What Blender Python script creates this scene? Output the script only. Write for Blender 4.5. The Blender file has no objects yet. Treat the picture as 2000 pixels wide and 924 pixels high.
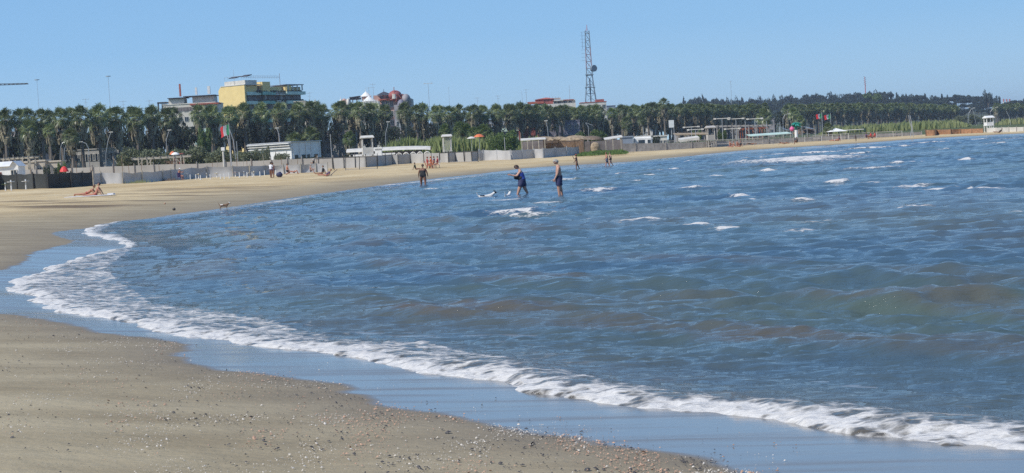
import bpy, bmesh, math, random
import numpy as np
from mathutils import Vector, Matrix
random.seed(7); rng = np.random.default_rng(7)
R = math.radians
sc = bpy.context.scene
COL = sc.collection
# ------------------------------------------------------------------ camera
F = 3200.0; CX, CY = 1000.0, 462.0; CAMH = 2.2
ROLL = R(-3.3); PITCH = math.atan(169.7/F)
cam_d = bpy.data.cameras.new('camera'); cam = bpy.data.objects.new('camera', cam_d); COL.objects.link(cam)
CM = Matrix.Rotation(math.pi/2-PITCH, 4, 'X') @ Matrix.Rotation(ROLL, 4, 'Z')
cam.matrix_world = Matrix.Translation((0, 0, CAMH)) @ CM
cam_d.sensor_width = 36; cam_d.lens = F/2000*36; cam_d.clip_start = 0.5; cam_d.clip_end = 9000
sc.camera = cam
# ------------------------------------------------------------------ light
SUN_EL = R(47); SUN_AZ = math.atan2(-0.80, -0.60)      # clockwise from +Y
to_sun = Vector((math.sin(SUN_AZ)*math.cos(SUN_EL), math.cos(SUN_AZ)*math.cos(SUN_EL), math.sin(SUN_EL)))
w = bpy.data.worlds.new('World'); sc.world = w; w.use_nodes = True
wn = w.node_tree.nodes; wl = w.node_tree.links
bg = wn['Background']; bg.inputs[1].default_value = 0.085
sky = wn.new('ShaderNodeTexSky'); sky.sky_type = 'NISHITA'; sky.sun_disc = False
sky.sun_elevation = SUN_EL; sky.sun_rotation = SUN_AZ; sky.altitude = 0; sky.air_density = 1.0; sky.dust_density = 0.3; sky.ozone_density = 3.0
hs = wn.new('ShaderNodeHueSaturation'); hs.inputs['Saturation'].default_value = 1.12
wl.new(sky.outputs[0], hs.inputs['Color'])
geo = wn.new('ShaderNodeTexCoord'); sx = wn.new('ShaderNodeSeparateXYZ'); rp = wn.new('ShaderNodeValToRGB'); bw = wn.new('ShaderNodeRGBToBW'); mxs = wn.new('ShaderNodeMix'); mxs.data_type = 'RGBA'; mxs.blend_type = 'MIX'
wl.new(geo.outputs['Generated'], sx.inputs[0]); wl.new(sx.outputs['Z'], rp.inputs[0])
el = rp.color_ramp.elements; SK = 1/.085
el[0].position = 0.0; el[0].color = (.42*SK, .64*SK, .84*SK, 1); el[1].position = 1.0; el[1].color = (.05*SK, .13*SK, .36*SK, 1)
for ps, cl in ((.07, (.26, .50, .80)), (.16, (.19, .41, .74)), (.40, (.11, .29, .62))):
    e = el.new(ps); e.color = (cl[0]*SK, cl[1]*SK, cl[2]*SK, 1)
mxs.inputs[0].default_value = .92; wl.new(hs.outputs[0], mxs.inputs[6]); wl.new(rp.outputs[0], mxs.inputs[7]); wl.new(mxs.outputs[2], bg.inputs[0])
sl = bpy.data.lights.new('sun', 'SUN'); sl.energy = 4.2; sl.angle = R(0.53); sl.color = (1, .95, .87)
so = bpy.data.objects.new('sun', sl); COL.objects.link(so); so.rotation_euler = (-to_sun).to_track_quat('-Z', 'Y').to_euler()
sc.view_settings.view_transform = 'Standard'; sc.view_settings.look = 'None'; sc.view_settings.exposure = 0.14; sc.view_settings.gamma = 1
sc.view_settings.use_curve_mapping = False
sc.render.engine = 'CYCLES'
sc.cycles.max_bounces = 6; sc.cycles.transparent_max_bounces = 12; sc.cycles.use_denoising = False; sc.cycles.use_adaptive_sampling = False; sc.cycles.sample_clamp_indirect = 3; sc.cycles.sample_clamp_direct = 12
# ------------------------------------------------------------------ pixel <-> world (photo pixels, 2000x924)
R3 = np.array(CM.to_3x3())
def ray(px, py): return R3 @ np.array([(px-CX)/F, (CY-py)/F, -1.0])
def W(px, py, D):
    r = ray(px, py); return Vector((r[0]/r[1]*D, D, CAMH + r[2]/r[1]*D))
def G(px, py, z=0.0):
    r = ray(px, py); t = (z-CAMH)/r[2]; return (r[0]*t, r[1]*t)
# ------------------------------------------------------------------ numpy noise
def vnoise(x, y, seed=0):
    xi = np.floor(x).astype(np.int64); yi = np.floor(y).astype(np.int64); fx = x-xi; fy = y-yi
    fx = fx*fx*(3-2*fx); fy = fy*fy*(3-2*fy)
    def h(a, b):
        n = (a*374761393 + b*668265263 + seed*982451653) & 0x7fffffff
        n = ((n ^ (n >> 13))*1274126177) & 0x7fffffff
        return ((n ^ (n >> 16)) & 0xffff)/65535.0
    return (h(xi, yi)*(1-fx)+h(xi+1, yi)*fx)*(1-fy) + (h(xi, yi+1)*(1-fx)+h(xi+1, yi+1)*fx)*fy
def sstep(a, b, x):
    t = np.clip((x-a)/(b-a), 0, 1); return t*t*(3-2*t)
# ------------------------------------------------------------------ shore curves (photo pixels hit on the water plane)
SHORE = [(2600,236),(2300,249),(2000,263.5),(1900,269),(1800,275),(1700,281),(1600,288),(1500,295),(1400,302),(1300,309),(1200,321),(1130,329),(1000,337),(900,347),(800,357),(700,369),(620,381),(500,400),(420,413),(330,425),(270,430),
 (200,437),(160,449),(165,458),(200,465),(230,472),(248,480),(250,486),(215,489),(160,502),(125,514),(88,524),(84,530),(60,543),(36,546),(22,561),(26,570),(70,577),(72,590),(95,607),(150,613),(220,622),(300,640),(310,650),(400,662),(455,670),(520,676),(600,685),(690,697),(705,702),(790,713),(860,727),(930,741),(990,749),(1080,770),(1160,778),(1240,791),(1330,800),(1420,811),(1500,822),(1600,833),(1700,846),(1800,855),(1900,870),(2000,882),(2200,905),(2500,940)]
WETP = [(2600,235),(2300,248),(2000,262.6),(1800,274),(1600,287),(1400,300.5),(1200,319.5),(1000,335),(800,355),(620,379),(500,397),(420,410),(330,422),(240,434),(180,441),(110,452),(100,458),(125,466),(150,474),(110,487),(60,497),(50,510),(0,530),(-150,548),(-260,570),(-150,592),(0,612),(60,620),(130,634),(220,652),(330,656),(350,665),(345,686),(352,694),(400,701),(380,708),(372,715),(460,727),(580,735),(655,745),(690,757),(650,768),(690,777),(760,790),(840,811),(920,822),(1000,836),(1060,845),(1150,858),(1240,878),(1300,893),(1360,900),(1440,921),(1560,950),(1750,1000)]
OUTER = [(330,424),(270,428),(215,440),(190,455),(235,460),(262,478),(258,488),(235,500),(210,520),(230,545),(262,565),(300,590),(450,607),(560,630),(640,655),(740,663),(830,664),(900,683),(960,694),(1040,712),(1120,738),(1200,755),(1330,782),(1450,791),(1560,797),(1660,801),(1760,812),(1860,817),(2000,828),(2200,852),(2500,880)]
SH = np.array([G(*p) for p in SHORE]); WT = np.array([G(p[0], p[1], 0.0 if p[0] > 200 and p[1] < 440 else 0.07) for p in WETP]); OU = np.array([G(*p) for p in OUTER])
def chaikin(P, n=2):
    for _ in range(n):
        a = P[:-1]*.75+P[1:]*.25; b = P[:-1]*.25+P[1:]*.75
        Q = np.empty((2*len(a)+2, 2)); Q[0] = P[0]; Q[-1] = P[-1]; Q[1:-1:2] = a; Q[2:-1:2] = b; P = Q
    return P
SH = chaikin(SH, 1); WT = chaikin(WT, 1)
# the sea lies to the right of the curve: close the polygon far out at sea
SEA = np.vstack([SH, [(40, -30), (4000, -3000), (9000, 3500), (900, 600)]])
WETPOLY = np.vstack([WT, [(40, -30), (4000, -3000), (9000, 3500), (900, 600)]])
def inside(P, x, y):
    c = np.zeros(x.shape, bool)
    for i in range(len(P)):
        x1, y1 = P[i-1]; x2, y2 = P[i]
        if y1 == y2: continue
        m = ((y1 > y) != (y2 > y)); c ^= m & (x < (x2-x1)*(y-y1)/(y2-y1)+x1)
    return c
def pdist(P, x, y, lim=None):
    d = np.full(x.shape, 1e12)
    for i in range(len(P)-1):
        ax, ay = P[i]; bx, by = P[i+1]; vx, vy = bx-ax, by-ay; L = vx*vx+vy*vy+1e-12
        t = np.clip(((x-ax)*vx+(y-ay)*vy)/L, 0, 1)
        d = np.minimum(d, (x-ax-t*vx)**2+(y-ay-t*vy)**2)
    return np.sqrt(d)
def sdist(x, y):                    # + inland, - at sea
    d = pdist(SH, x, y); return np.where(inside(SEA, x, y), -d, d)
def ground_d(x, y, d):
    px = np.where(y > 1, 1000+F*x/np.maximum(y, 1), np.where(x < 0, 0, 2000))
    zm = np.interp(px, [-300, 0, 250, 560, 1000, 1150, 1400, 1800, 2000, 2400], [1.0, .95, .85, .66, .6, .62, .62, .6, .42, .3])
    zi = zm*(1-np.exp(-np.maximum(d, 0)/12)) + .34*sstep(20, 80, d)*sstep(90, 160, y)*(1-sstep(1150, 1300, px)) + .75*sstep(80, 230, d)*sstep(120, 300, y)
    return np.where(d > 0, zi, np.maximum(0.04*d, -2.5))
def ground(x, y):
    a = np.atleast_1d(np.asarray(x, float)); b = np.atleast_1d(np.asarray(y, float))
    return ground_d(a, b, sdist(a, b))
def gz(x, y): return float(ground(x, y)[0])
DD = np.concatenate([np.arange(8, 60, .1), np.arange(60, 420, .5)])
def hit(px, py):
    r = ray(px, py); x = r[0]/r[1]*DD; z = CAMH+r[2]/r[1]*DD; g = np.maximum(ground(x, DD), 0) - z
    k = np.argmax(g > 0)
    if g[k] <= 0: k = len(DD)-1; D = DD[k]
    elif k == 0: D = DD[0]
    else: D = DD[k-1]+(DD[k]-DD[k-1])*(-g[k-1])/(g[k]-g[k-1])
    return Vector((r[0]/r[1]*D, D, max(gz(r[0]/r[1]*D, D), 0.0)))
# ------------------------------------------------------------------ materials
def nmat(name, col, rough=.8, var=.15, scale=4, bump=0.0, bscale=None, col2=None, metallic=0, spec=.5, rand=0.0, trans=0):
    m = bpy.data.materials.new(name); m.use_nodes = True; nt = m.node_tree; N = nt.nodes; L = nt.links
    p = N['Principled BSDF']; p.inputs['Roughness'].default_value = rough; p.inputs['Metallic'].default_value = metallic
    p.inputs['Specular IOR Level'].default_value = spec
    tc = N.new('ShaderNodeTexCoord'); no = N.new('ShaderNodeTexNoise'); no.inputs['Scale'].default_value = scale; no.inputs['Detail'].default_value = 5
    L.new(tc.outputs['Object'], no.inputs['Vector'])
    mx = N.new('ShaderNodeMix'); mx.data_type = 'RGBA'
    c2 = col2 if col2 else tuple(min(1, c*(1+var)) for c in col)
    c1 = col if col2 else tuple(c*(1-var) for c in col)
    mx.inputs[6].default_value = (*c1, 1); mx.inputs[7].default_value = (*c2, 1)
    mr = N.new('ShaderNodeMapRange'); mr.inputs[1].default_value = .35; mr.inputs[2].default_value = .65
    L.new(no.outputs['Fac'], mr.inputs[0]); L.new(mr.outputs[0], mx.inputs[0])
    out = mx.outputs[2]
    if rand:
        oi = N.new('ShaderNodeObjectInfo'); h = N.new('ShaderNodeHueSaturation'); ma = N.new('ShaderNodeMapRange')
        ma.inputs[3].default_value = 1-rand; ma.inputs[4].default_value = 1+rand
        L.new(oi.outputs['Random'], ma.inputs[0]); L.new(ma.outputs[0], h.inputs['Value']); L.new(out, h.inputs['Color']); out = h.outputs[0]
    L.new(out, p.inputs['Base Color'])
    if trans:
        tr = N.new('ShaderNodeBsdfTranslucent'); ms = N.new('ShaderNodeMixShader'); ms.inputs[0].default_value = trans
        L.new(out, tr.inputs[0]); L.new(p.outputs[0], ms.inputs[1]); L.new(tr.outputs[0], ms.inputs[2])
        L.new(ms.outputs[0], N['Material Output'].inputs[0])
    if bump:
        b = N.new('ShaderNodeBump'); b.inputs['Strength'].default_value = bump; n2 = N.new('ShaderNodeTexNoise'); n2.inputs['Scale'].default_value = bscale or scale*3
        n2.inputs['Detail'].default_value = 6
        L.new(tc.outputs['Object'], n2.inputs['Vector']); L.new(n2.outputs['Fac'], b.inputs['Height']); L.new(b.outputs[0], p.inputs['Normal'])
    return m
M = {}
def mm(k, *a, **kw): M[k] = nmat(k, *a, **kw)
mm('white', (.72,.72,.70), .6, .08, 1.5); mm('offwhite', (.55,.53,.48), .7, .12, 1.2); mm('greycloth', (.38,.37,.35), .85, .13, .35, bump=.5, bscale=1.2)
mm('palecloth', (.42,.42,.42), .8, .16, .4, bump=.6, bscale=1.4); mm('backcloth', (.40,.375,.34), .9, .1, .25, bump=.4, bscale=.9)
mm('blackmesh', (.018,.020,.020), .8, .5, .3, col2=(.05,.055,.053), bump=.4, bscale=.8)
mm('darkmetal', (.04,.038,.035), .5, .2, 2); mm('steel', (.42,.43,.44), .4, .1, 3, metallic=.3); mm('rail', (.30,.28,.26), .7, .2, 2)
mm('wood', (.20,.13,.08), .8, .3, 3, bump=.3); mm('oldwood', (.36,.33,.27), .85, .2, 2, bump=.3); mm('redwood', (.26,.085,.05), .8, .3, 2)
mm('yellow', (.74,.57,.25), .85, .06, .6); mm('teal', (.20,.40,.34), .6, .2, 1); mm('tealpale', (.48,.62,.55), .6, .15, 1)
mm('concrete', (.40,.38,.35), .9, .1, .8); mm('cream', (.52,.46,.37), .9, .1, .6); mm('pink', (.50,.32,.27), .85, .12, .7); mm('redroof', (.36,.10,.07), .85, .2, 1.2)
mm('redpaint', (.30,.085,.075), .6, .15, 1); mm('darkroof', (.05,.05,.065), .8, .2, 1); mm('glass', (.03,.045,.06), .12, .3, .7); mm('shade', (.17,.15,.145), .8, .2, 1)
mm('bluegrey', (.20,.24,.30), .8, .15, .4); mm('violetgrey', (.17,.165,.21), .85, .15, .4); mm('greyblock', (.30,.28,.29), .85, .15, .3)
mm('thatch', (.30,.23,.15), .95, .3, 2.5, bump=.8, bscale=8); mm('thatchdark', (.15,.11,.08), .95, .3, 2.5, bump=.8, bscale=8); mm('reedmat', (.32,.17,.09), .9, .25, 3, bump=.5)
mm('red', (.60,.035,.03), .6, .1, 2); mm('orange', (.65,.17,.06), .6, .15, 2); mm('yellowpad', (.50,.38,.12), .7, .15, 3); mm('flaggreen', (.02,.22,.09), .7, .1, 2, trans=.3); mm('flagwhite', (.75,.75,.75), .7, .05, 2, trans=.3)
mm('flagred', (.55,.03,.04), .7, .1, 2, trans=.3); mm('pinkplastic', (.65,.12,.28), .5, .1, 2); mm('teal2', (.01,.20,.15), .5, .3, 3); mm('towerred', (.42,.15,.15), .6, .1, 2); mm('towersteel', (.17,.22,.27), .6, .1, 2)
mm('towerpink', (.26,.19,.22), .6, .1, 2); mm('palewall', (.62,.58,.50), .9, .08, .6); mm('trunk', (.14,.12,.10), .95, .3, 5, bump=.6, rand=.2); mm('palmleaf', (.085,.12,.035), .38, .3, 1.2, col2=(.25,.29,.13), rand=.3, trans=.25, spec=.5)
mm('deadleaf', (.11,.10,.065), .9, .3, 2, col2=(.34,.30,.21), rand=.25, trans=.1)
mm('youngpalm', (.08,.13,.03), .6, .3, 2, col2=(.15,.20,.06), rand=.2, trans=.25)
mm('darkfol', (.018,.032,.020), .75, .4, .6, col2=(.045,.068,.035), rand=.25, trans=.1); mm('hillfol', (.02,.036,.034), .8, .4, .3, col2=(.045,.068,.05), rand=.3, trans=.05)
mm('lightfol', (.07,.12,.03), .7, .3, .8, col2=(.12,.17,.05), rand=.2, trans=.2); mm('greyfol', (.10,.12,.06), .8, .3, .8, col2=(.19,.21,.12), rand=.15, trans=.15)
mm('reeds', (.16,.20,.06), .8, .3, .5, col2=(.32,.36,.14), trans=.25); mm('drygrass', (.20,.24,.09), .85, .3, .05, col2=(.30,.31,.15), trans=.25)
mm('greengrass', (.07,.14,.03), .85, .3, .3, col2=(.13,.19,.05), trans=.2)
mm('skin_fair', (.44,.25,.18), .55, .08, 6); mm('skin_tan', (.30,.135,.07), .5, .1, 6); mm('skin_brown', (.19,.085,.05), .5, .1, 6); mm('skin_red', (.42,.18,.11), .5, .1, 6)
mm('hair_dark', (.035,.018,.012), .6, .3, 30); mm('hair_white', (.30,.29,.27), .7, .1, 30); mm('hair_brown', (.10,.05,.03), .6, .3, 30)
mm('navy', (.012,.016,.05), .7, .3, 14, col2=(.03,.035,.10)); mm('blue', (.02,.05,.28), .6, .25, 5); mm('black', (.012,.012,.014), .7, .4, 5); mm('greyshort', (.12,.15,.20), .8, .2, 5)
mm('cloth_white', (.65,.66,.70), .8, .1, 5); mm('cloth_red', (.42,.05,.05), .8, .2, 5); mm('cloth_purple', (.10,.06,.13), .8, .3, 5); mm('hatcol', (.24,.07,.03), .9, .2, 10); mm('darkblue', (.015,.02,.07), .8, .3, 4)
mm('fur_white', (.68,.66,.62), .9, .1, 20, bump=.5); mm('fur_black', (.015,.015,.015), .9, .2, 20); mm('fur_brown', (.17,.10,.06), .9, .3, 15, bump=.5); mm('cactus', (.30,.36,.22), .8, .2, 3)
mm('shellwhite', (.46,.41,.34), .7, .2, 60, col2=(.62,.58,.53)); mm('shelltan', (.40,.25,.17), .7, .3, 60); mm('pebble', (.05,.045,.045), .6, .4, 60); mm('ground_hill', (.06,.07,.04), .95, .3, .05)
# ------------------------------------------------------------------ mesh building
class MB:
    def __init__(s): s.v = []; s.f = []; s.mi = []; s.cur = 0
    def add(s, vs, fs):
        o = len(s.v); s.v += [tuple(v) for v in vs]; s.f += [tuple(i+o for i in f) for f in fs]; s.mi += [s.cur]*len(fs); return s
    def box(s, c, size, yaw=0, rot=None):
        x, y, z = size[0]/2, size[1]/2, size[2]/2; Mx = rot or Matrix.Rotation(yaw, 3, 'Z'); c = Vector(c)
        vs = [c+Mx@Vector((a*x, b*y, d*z)) for a, b, d in ((-1,-1,-1),(1,-1,-1),(1,1,-1),(-1,1,-1),(-1,-1,1),(1,-1,1),(1,1,1),(-1,1,1))]
        return s.add(vs, [(0,3,2,1),(4,5,6,7),(0,1,5,4),(1,2,6,5),(2,3,7,6),(3,0,4,7)])
    def cyl(s, p0, p1, r0, r1=None, n=8, cap=True):
        r1 = r0 if r1 is None else r1; p0 = Vector(p0); p1 = Vector(p1); d = (p1-p0)
        if d.length < 1e-6: return s
        q = d.to_track_quat('Z', 'Y'); vs = []
        for p, r in ((p0, r0), (p1, r1)):
            for i in range(n): a = 2*math.pi*i/n; vs.append(p+q@Vector((math.cos(a)*r, math.sin(a)*r, 0)))
        fs = [(i, (i+1) % n, n+(i+1) % n, n+i) for i in range(n)]
        if cap: fs += [tuple(range(n-1, -1, -1)), tuple(range(n, 2*n))]
        return s.add(vs, fs)
    def tube(s, pts, r, n=6):
        for a, b in zip(pts[:-1], pts[1:]): s.cyl(a, b, r, r, n)
        return s
    def ell(s, c, rad, nu=12, nv=8, rot=None):
        c = Vector(c); vs = []; fs = []
        for j in range(nv+1):
            t = math.pi*j/nv
            for i in range(nu):
                a = 2*math.pi*i/nu; v = Vector((rad[0]*math.sin(t)*math.cos(a), rad[1]*math.sin(t)*math.sin(a), rad[2]*math.cos(t)))
                vs.append(c+(rot@v if rot else v))
        for j in range(nv):
            for i in range(nu): fs.append((j*nu+i, (j+1)*nu+i, (j+1)*nu+(i+1) % nu, j*nu+(i+1) % nu))
        return s.add(vs, fs)
    def cone(s, c, r, h, n=12): return s.cyl(c, Vector(c)+Vector((0, 0, h)), r, .02*r, n)
    def build(s, name, mat, parent=None, smooth=False):
        me = bpy.data.meshes.new(name); me.from_pydata(s.v, [], s.f)
        for m in (mat if isinstance(mat, (list, tuple)) else [mat]): me.materials.append(M[m] if isinstance(m, str) else m)
        if any(s.mi): me.polygons.foreach_set('material_index', s.mi)
        if smooth: me.polygons.foreach_set('use_smooth', [True]*len(s.f))
        me.update(); o = bpy.data.objects.new(name, me); COL.objects.link(o)
        if parent: o.parent = parent
        return o
def tag(o, label=None, cat=None, group=None, kind=None):
    if label: o['label'] = label
    if cat: o['category'] = cat
    if group: o['group'] = group
    if kind: o['kind'] = kind
    return o
def thing(name, label, cat, loc=(0,0,0), yaw=0, group=None):
    o = bpy.data.objects.new(name, None); COL.objects.link(o); o.location = loc; o.rotation_euler = (0, 0, yaw); o.empty_display_size = .3
    return tag(o, label, cat, group)
KIDS = {}
def dup(root, loc, yaw=0, label=None, group=None, scale=None):
    r = root.copy(); COL.objects.link(r); r.location = loc; r.rotation_euler = (0, 0, yaw)
    if scale: r.scale = scale if isinstance(scale, (tuple, list)) else (scale,)*3
    if label: r['label'] = label
    if group: r['group'] = group
    for ch in list(root.children):
        c = ch.copy(); COL.objects.link(c); c.parent = r
        for g in ch.children: d = g.copy(); COL.objects.link(d); d.parent = c
    return r
# ------------------------------------------------------------------ terrain + water as polar sheets centred under the camera
def polar(az, rr):
    A, Rr = np.meshgrid(az, rr); return (Rr*np.sin(A)), (Rr*np.cos(A))
def grid_mesh(name, X, Y, Z, keep, attrs, mat, smooth=True):
    nr, na = X.shape
    idx = np.arange(nr*na).reshape(nr, na)
    q = np.stack([idx[:-1, :-1], idx[:-1, 1:], idx[1:, 1:], idx[1:, :-1]], -1).reshape(-1, 4)
    if keep is not None:
        k = keep[:-1, :-1] & keep[:-1, 1:] & keep[1:, 1:] & keep[1:, :-1]; q = q[k.reshape(-1)]
    used = np.zeros(nr*na, bool); used[q.reshape(-1)] = True; remap = np.cumsum(used)-1; q = remap[q]
    V = np.stack([X, Y, Z], -1).reshape(-1, 3)[used]
    me = bpy.data.meshes.new(name); me.vertices.add(len(V)); me.vertices.foreach_set('co', V.astype(np.float32).reshape(-1))
    me.loops.add(len(q)*4); me.loops.foreach_set('vertex_index', q.astype(np.int32).reshape(-1))
    me.polygons.add(len(q)); me.polygons.foreach_set('loop_start', (np.arange(len(q))*4).astype(np.int32)); me.polygons.foreach_set('loop_total', np.full(len(q), 4, np.int32))
    if smooth: me.polygons.foreach_set('use_smooth', np.ones(len(q), bool))
    for k, a in attrs.items():
        at = me.attributes.new(k, 'FLOAT', 'POINT'); at.data.foreach_set('value', a.reshape(-1)[used].astype(np.float32))
    me.update(calc_edges=True); me.validate(); me.materials.append(mat)
    o = bpy.data.objects.new(name, me); COL.objects.link(o); return o
# ---- sand material
def sand_material():
    m = bpy.data.materials.new('beach_sand'); m.use_nodes = True; N = m.node_tree.nodes; L = m.node_tree.links; p = N['Principled BSDF']
    def attr(n): a = N.new('ShaderNodeAttribute'); a.attribute_name = n; return a.outputs['Fac']
    def noise(scale, detail=6, sx=1, sy=1, rough=.55):
        tc = N.new('ShaderNodeTexCoord'); mp = N.new('ShaderNodeMapping'); mp.inputs['Scale'].default_value = (sx, sy, 1); n = N.new('ShaderNodeTexNoise')
        n.inputs['Scale'].default_value = scale; n.inputs['Detail'].default_value = detail; n.inputs['Roughness'].default_value = rough
        L.new(tc.outputs['Object'], mp.inputs[0]); L.new(mp.outputs[0], n.inputs['Vector']); return n.outputs['Fac']
    def mr(x, a, b, c=0, d=1):
        r = N.new('ShaderNodeMapRange'); r.inputs[1].default_value = a; r.inputs[2].default_value = b; r.inputs[3].default_value = c; r.inputs[4].default_value = d; L.new(x, r.inputs[0]); return r.outputs[0]
    def mix(f, a, b):
        x = N.new('ShaderNodeMix'); x.data_type = 'RGBA'; L.new(f, x.inputs[0])
        for i, c in ((6, a), (7, b)):
            if isinstance(c, tuple): x.inputs[i].default_value = (*c, 1)
            else: L.new(c, x.inputs[i])
        return x.outputs[2]
    def math_(op, a, b):
        x = N.new('ShaderNodeMath'); x.operation = op
        for i, c in ((0, a), (1, b)):
            if isinstance(c, (int, float)): x.inputs[i].default_value = c
            else: L.new(c, x.inputs[i])
        return x.outputs[0]
    near = mix(mr(noise(.7, 8, .5, 1.4), .36, .64), (.275,.222,.135), (.40,.335,.215))
    near = mix(mr(noise(60, 3), .5, .75, 0, .35), near, (.42,.37,.29))
    gold = mix(mr(noise(.10, 6, 1, .6), .35, .65), (.46,.34,.175), (.60,.48,.285))
    gold = mix(mr(noise(.5, 5, .6, 1), .52, .70, 0, .55), gold, (.27,.205,.12))
    dry = mix(attr('gold'), near, gold)
    weed = mr(noise(.16, 8, .35, 1.3), .50, .60); wm = math_('MULTIPLY', weed, attr('weed')); dry = mix(math_('MULTIPLY', wm, .85), dry, (.12,.08,.05))
    dry = mix(attr('green'), dry, mix(noise(.3), (.05,.08,.025), (.12,.13,.06)))
    damp = mix(attr('damp'), dry, (.17,.145,.115))
    wn_ = math_('ADD', attr('wet'), mr(noise(1.1, 6, .35, 1.6), .3, .7, -.28, .28)); wet = mr(wn_, .30, .75)
    streak = mr(noise(1.5, 7, .22, 2.2), .46, .70); film = math_('MULTIPLY', wet, math_('SUBTRACT', 1.0, math_('MULTIPLY', streak, .42)))
    c = mix(wet, damp, (.17,.165,.155)); L.new(c, p.inputs['Base Color'])
    rg = mr(film, 0, 1, .85, .10); L.new(rg, p.inputs['Roughness'])
    sp = mr(film, 0, 1, .15, 1.0); L.new(sp, p.inputs['Specular IOR Level']); p.inputs['IOR'].default_value = 1.6
    # bump: grains and footprints where dry, faint ripples where wet
    b1 = N.new('ShaderNodeBump'); b1.inputs['Distance'].default_value = .03; L.new(mr(wet, 0, 1, .8, .07), b1.inputs['Strength']); L.new(noise(9, 8, .7, 1, .65), b1.inputs['Height'])
    b2 = N.new('ShaderNodeBump'); b2.inputs['Distance'].default_value = .25; L.new(math_('ADD', math_('MULTIPLY', attr('gold'), .65), mr(wet, 0, 1, .22, .0)), b2.inputs['Strength']); L.new(noise(1.6, 6, .6, 1), b2.inputs['Height']); L.new(b1.outputs[0], b2.inputs['Normal'])
    L.new(b2.outputs[0], p.inputs['Normal']); return m
def water_material():
    m = bpy.data.materials.new('sea_water'); m.use_nodes = True; N = m.node_tree.nodes; L = m.node_tree.links; p = N['Principled BSDF']
    def attr(n): a = N.new('ShaderNodeAttribute'); a.attribute_name = n; return a.outputs['Fac']
    def noise(scale, detail=6, sx=1, sy=1, rot=0, rough=.55, dist=0):
        tc = N.new('ShaderNodeTexCoord'); mp = N.new('ShaderNodeMapping'); mp.inputs['Scale'].default_value = (sx, sy, 1); mp.inputs['Rotation'].default_value = (0, 0, rot); n = N.new('ShaderNodeTexNoise')
        n.inputs['Scale'].default_value = scale; n.inputs['Detail'].default_value = detail; n.inputs['Roughness'].default_value = rough; n.inputs['Distortion'].default_value = dist
        L.new(tc.outputs['Object'], mp.inputs[0]); L.new(mp.outputs[0], n.inputs['Vector']); return n.outputs['Fac']
    def mr(x, a, b, c=0, d=1):
        r = N.new('ShaderNodeMapRange'); r.inputs[1].default_value = a; r.inputs[2].default_value = b; r.inputs[3].default_value = c; r.inputs[4].default_value = d; L.new(x, r.inputs[0]); return r.outputs[0]
    def mix(f, a, b):
        x = N.new('ShaderNodeMix'); x.data_type = 'RGBA'; L.new(f, x.inputs[0])
        for i, c in ((6, a), (7, b)):
            if isinstance(c, tuple): x.inputs[i].default_value = (*c, 1)
            else: L.new(c, x.inputs[i])
        return x.outputs[2]
    def math_(op, a, b):
        x = N.new('ShaderNodeMath'); x.operation = op
        for i, c in ((0, a), (1, b)):
            if isinstance(c, (int, float)): x.inputs[i].default_value = c
            else: L.new(c, x.inputs[i])
        return x.outputs[0]
    body = mix(mr(noise(.05, 5, .6, 1.4), .38, .62), (.040,.080,.130), (.072,.103,.095))
    body = mix(attr('shal'), body, (.10,.088,.07))
    n1 = noise(3.0, 8, .6, 1.3, .2, .65, .8); n2 = noise(16, 6, .6, 1.4, 0, .65, .5)
    def vor(scale, k):
        tc = N.new('ShaderNodeTexCoord'); nz = N.new('ShaderNodeTexNoise'); nz.inputs['Scale'].default_value = scale*.7; nz.inputs['Detail'].default_value = 4; ad = N.new('ShaderNodeVectorMath'); ad.operation = 'MULTIPLY_ADD'; ad.inputs[1].default_value = (k, k, k); L.new(tc.outputs['Object'], nz.inputs['Vector']); L.new(nz.outputs['Color'], ad.inputs[0]); L.new(tc.outputs['Object'], ad.inputs[2])
        mp = N.new('ShaderNodeMapping'); mp.inputs['Scale'].default_value = (.75, 1.1, .2); L.new(ad.outputs[0], mp.inputs[0]); vn = N.new('ShaderNodeTexVoronoi'); vn.feature = 'DISTANCE_TO_EDGE'; vn.inputs['Scale'].default_value = scale; L.new(mp.outputs[0], vn.inputs['Vector']); return vn.outputs[0]
    nn = math_('ADD', math_('MULTIPLY', n1, .75), math_('ADD', math_('MULTIPLY', vor(3.2, .35), .95), math_('MULTIPLY', vor(9, .12), .55))); nn = math_('SUBTRACT', nn, .10)
    f = math_('SUBTRACT', math_('MULTIPLY', attr('foam'), .62), math_('SUBTRACT', nn, .28))
    f = mr(f, 0, .26); f = math_('MULTIPLY', f, mr(attr('foam'), .02, .12))
    c = mix(f, body, mix(n2, (.46,.44,.41), (.74,.74,.73))); L.new(c, p.inputs['Base Color'])
    L.new(mr(f, 0, 1, .04, .8), p.inputs['Roughness']); p.inputs['IOR'].default_value = 1.333
    p.inputs['Specular IOR Level'].default_value = .5
    b1 = N.new('ShaderNodeBump'); b1.inputs['Strength'].default_value = 1; b1.inputs['Distance'].default_value = .085; L.new(noise(3.0, 6, .32, 1.35, .12, .6, .25), b1.inputs['Height'])
    b2 = N.new('ShaderNodeBump'); b2.inputs['Strength'].default_value = 1; b2.inputs['Distance'].default_value = .016; L.new(noise(12, 4, .28, 1.3, -.12, .6, .2), b2.inputs['Height']); L.new(b1.outputs[0], b2.inputs['Normal'])
    b3 = N.new('ShaderNodeBump'); b3.inputs['Strength'].default_value = .8; b3.inputs['Distance'].default_value = .03; L.new(math_('MULTIPLY', f, n2), b3.inputs['Height']); L.new(b2.outputs[0], b3.inputs['Normal'])
    L.new(b3.outputs[0], p.inputs['Normal']); return m
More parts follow.
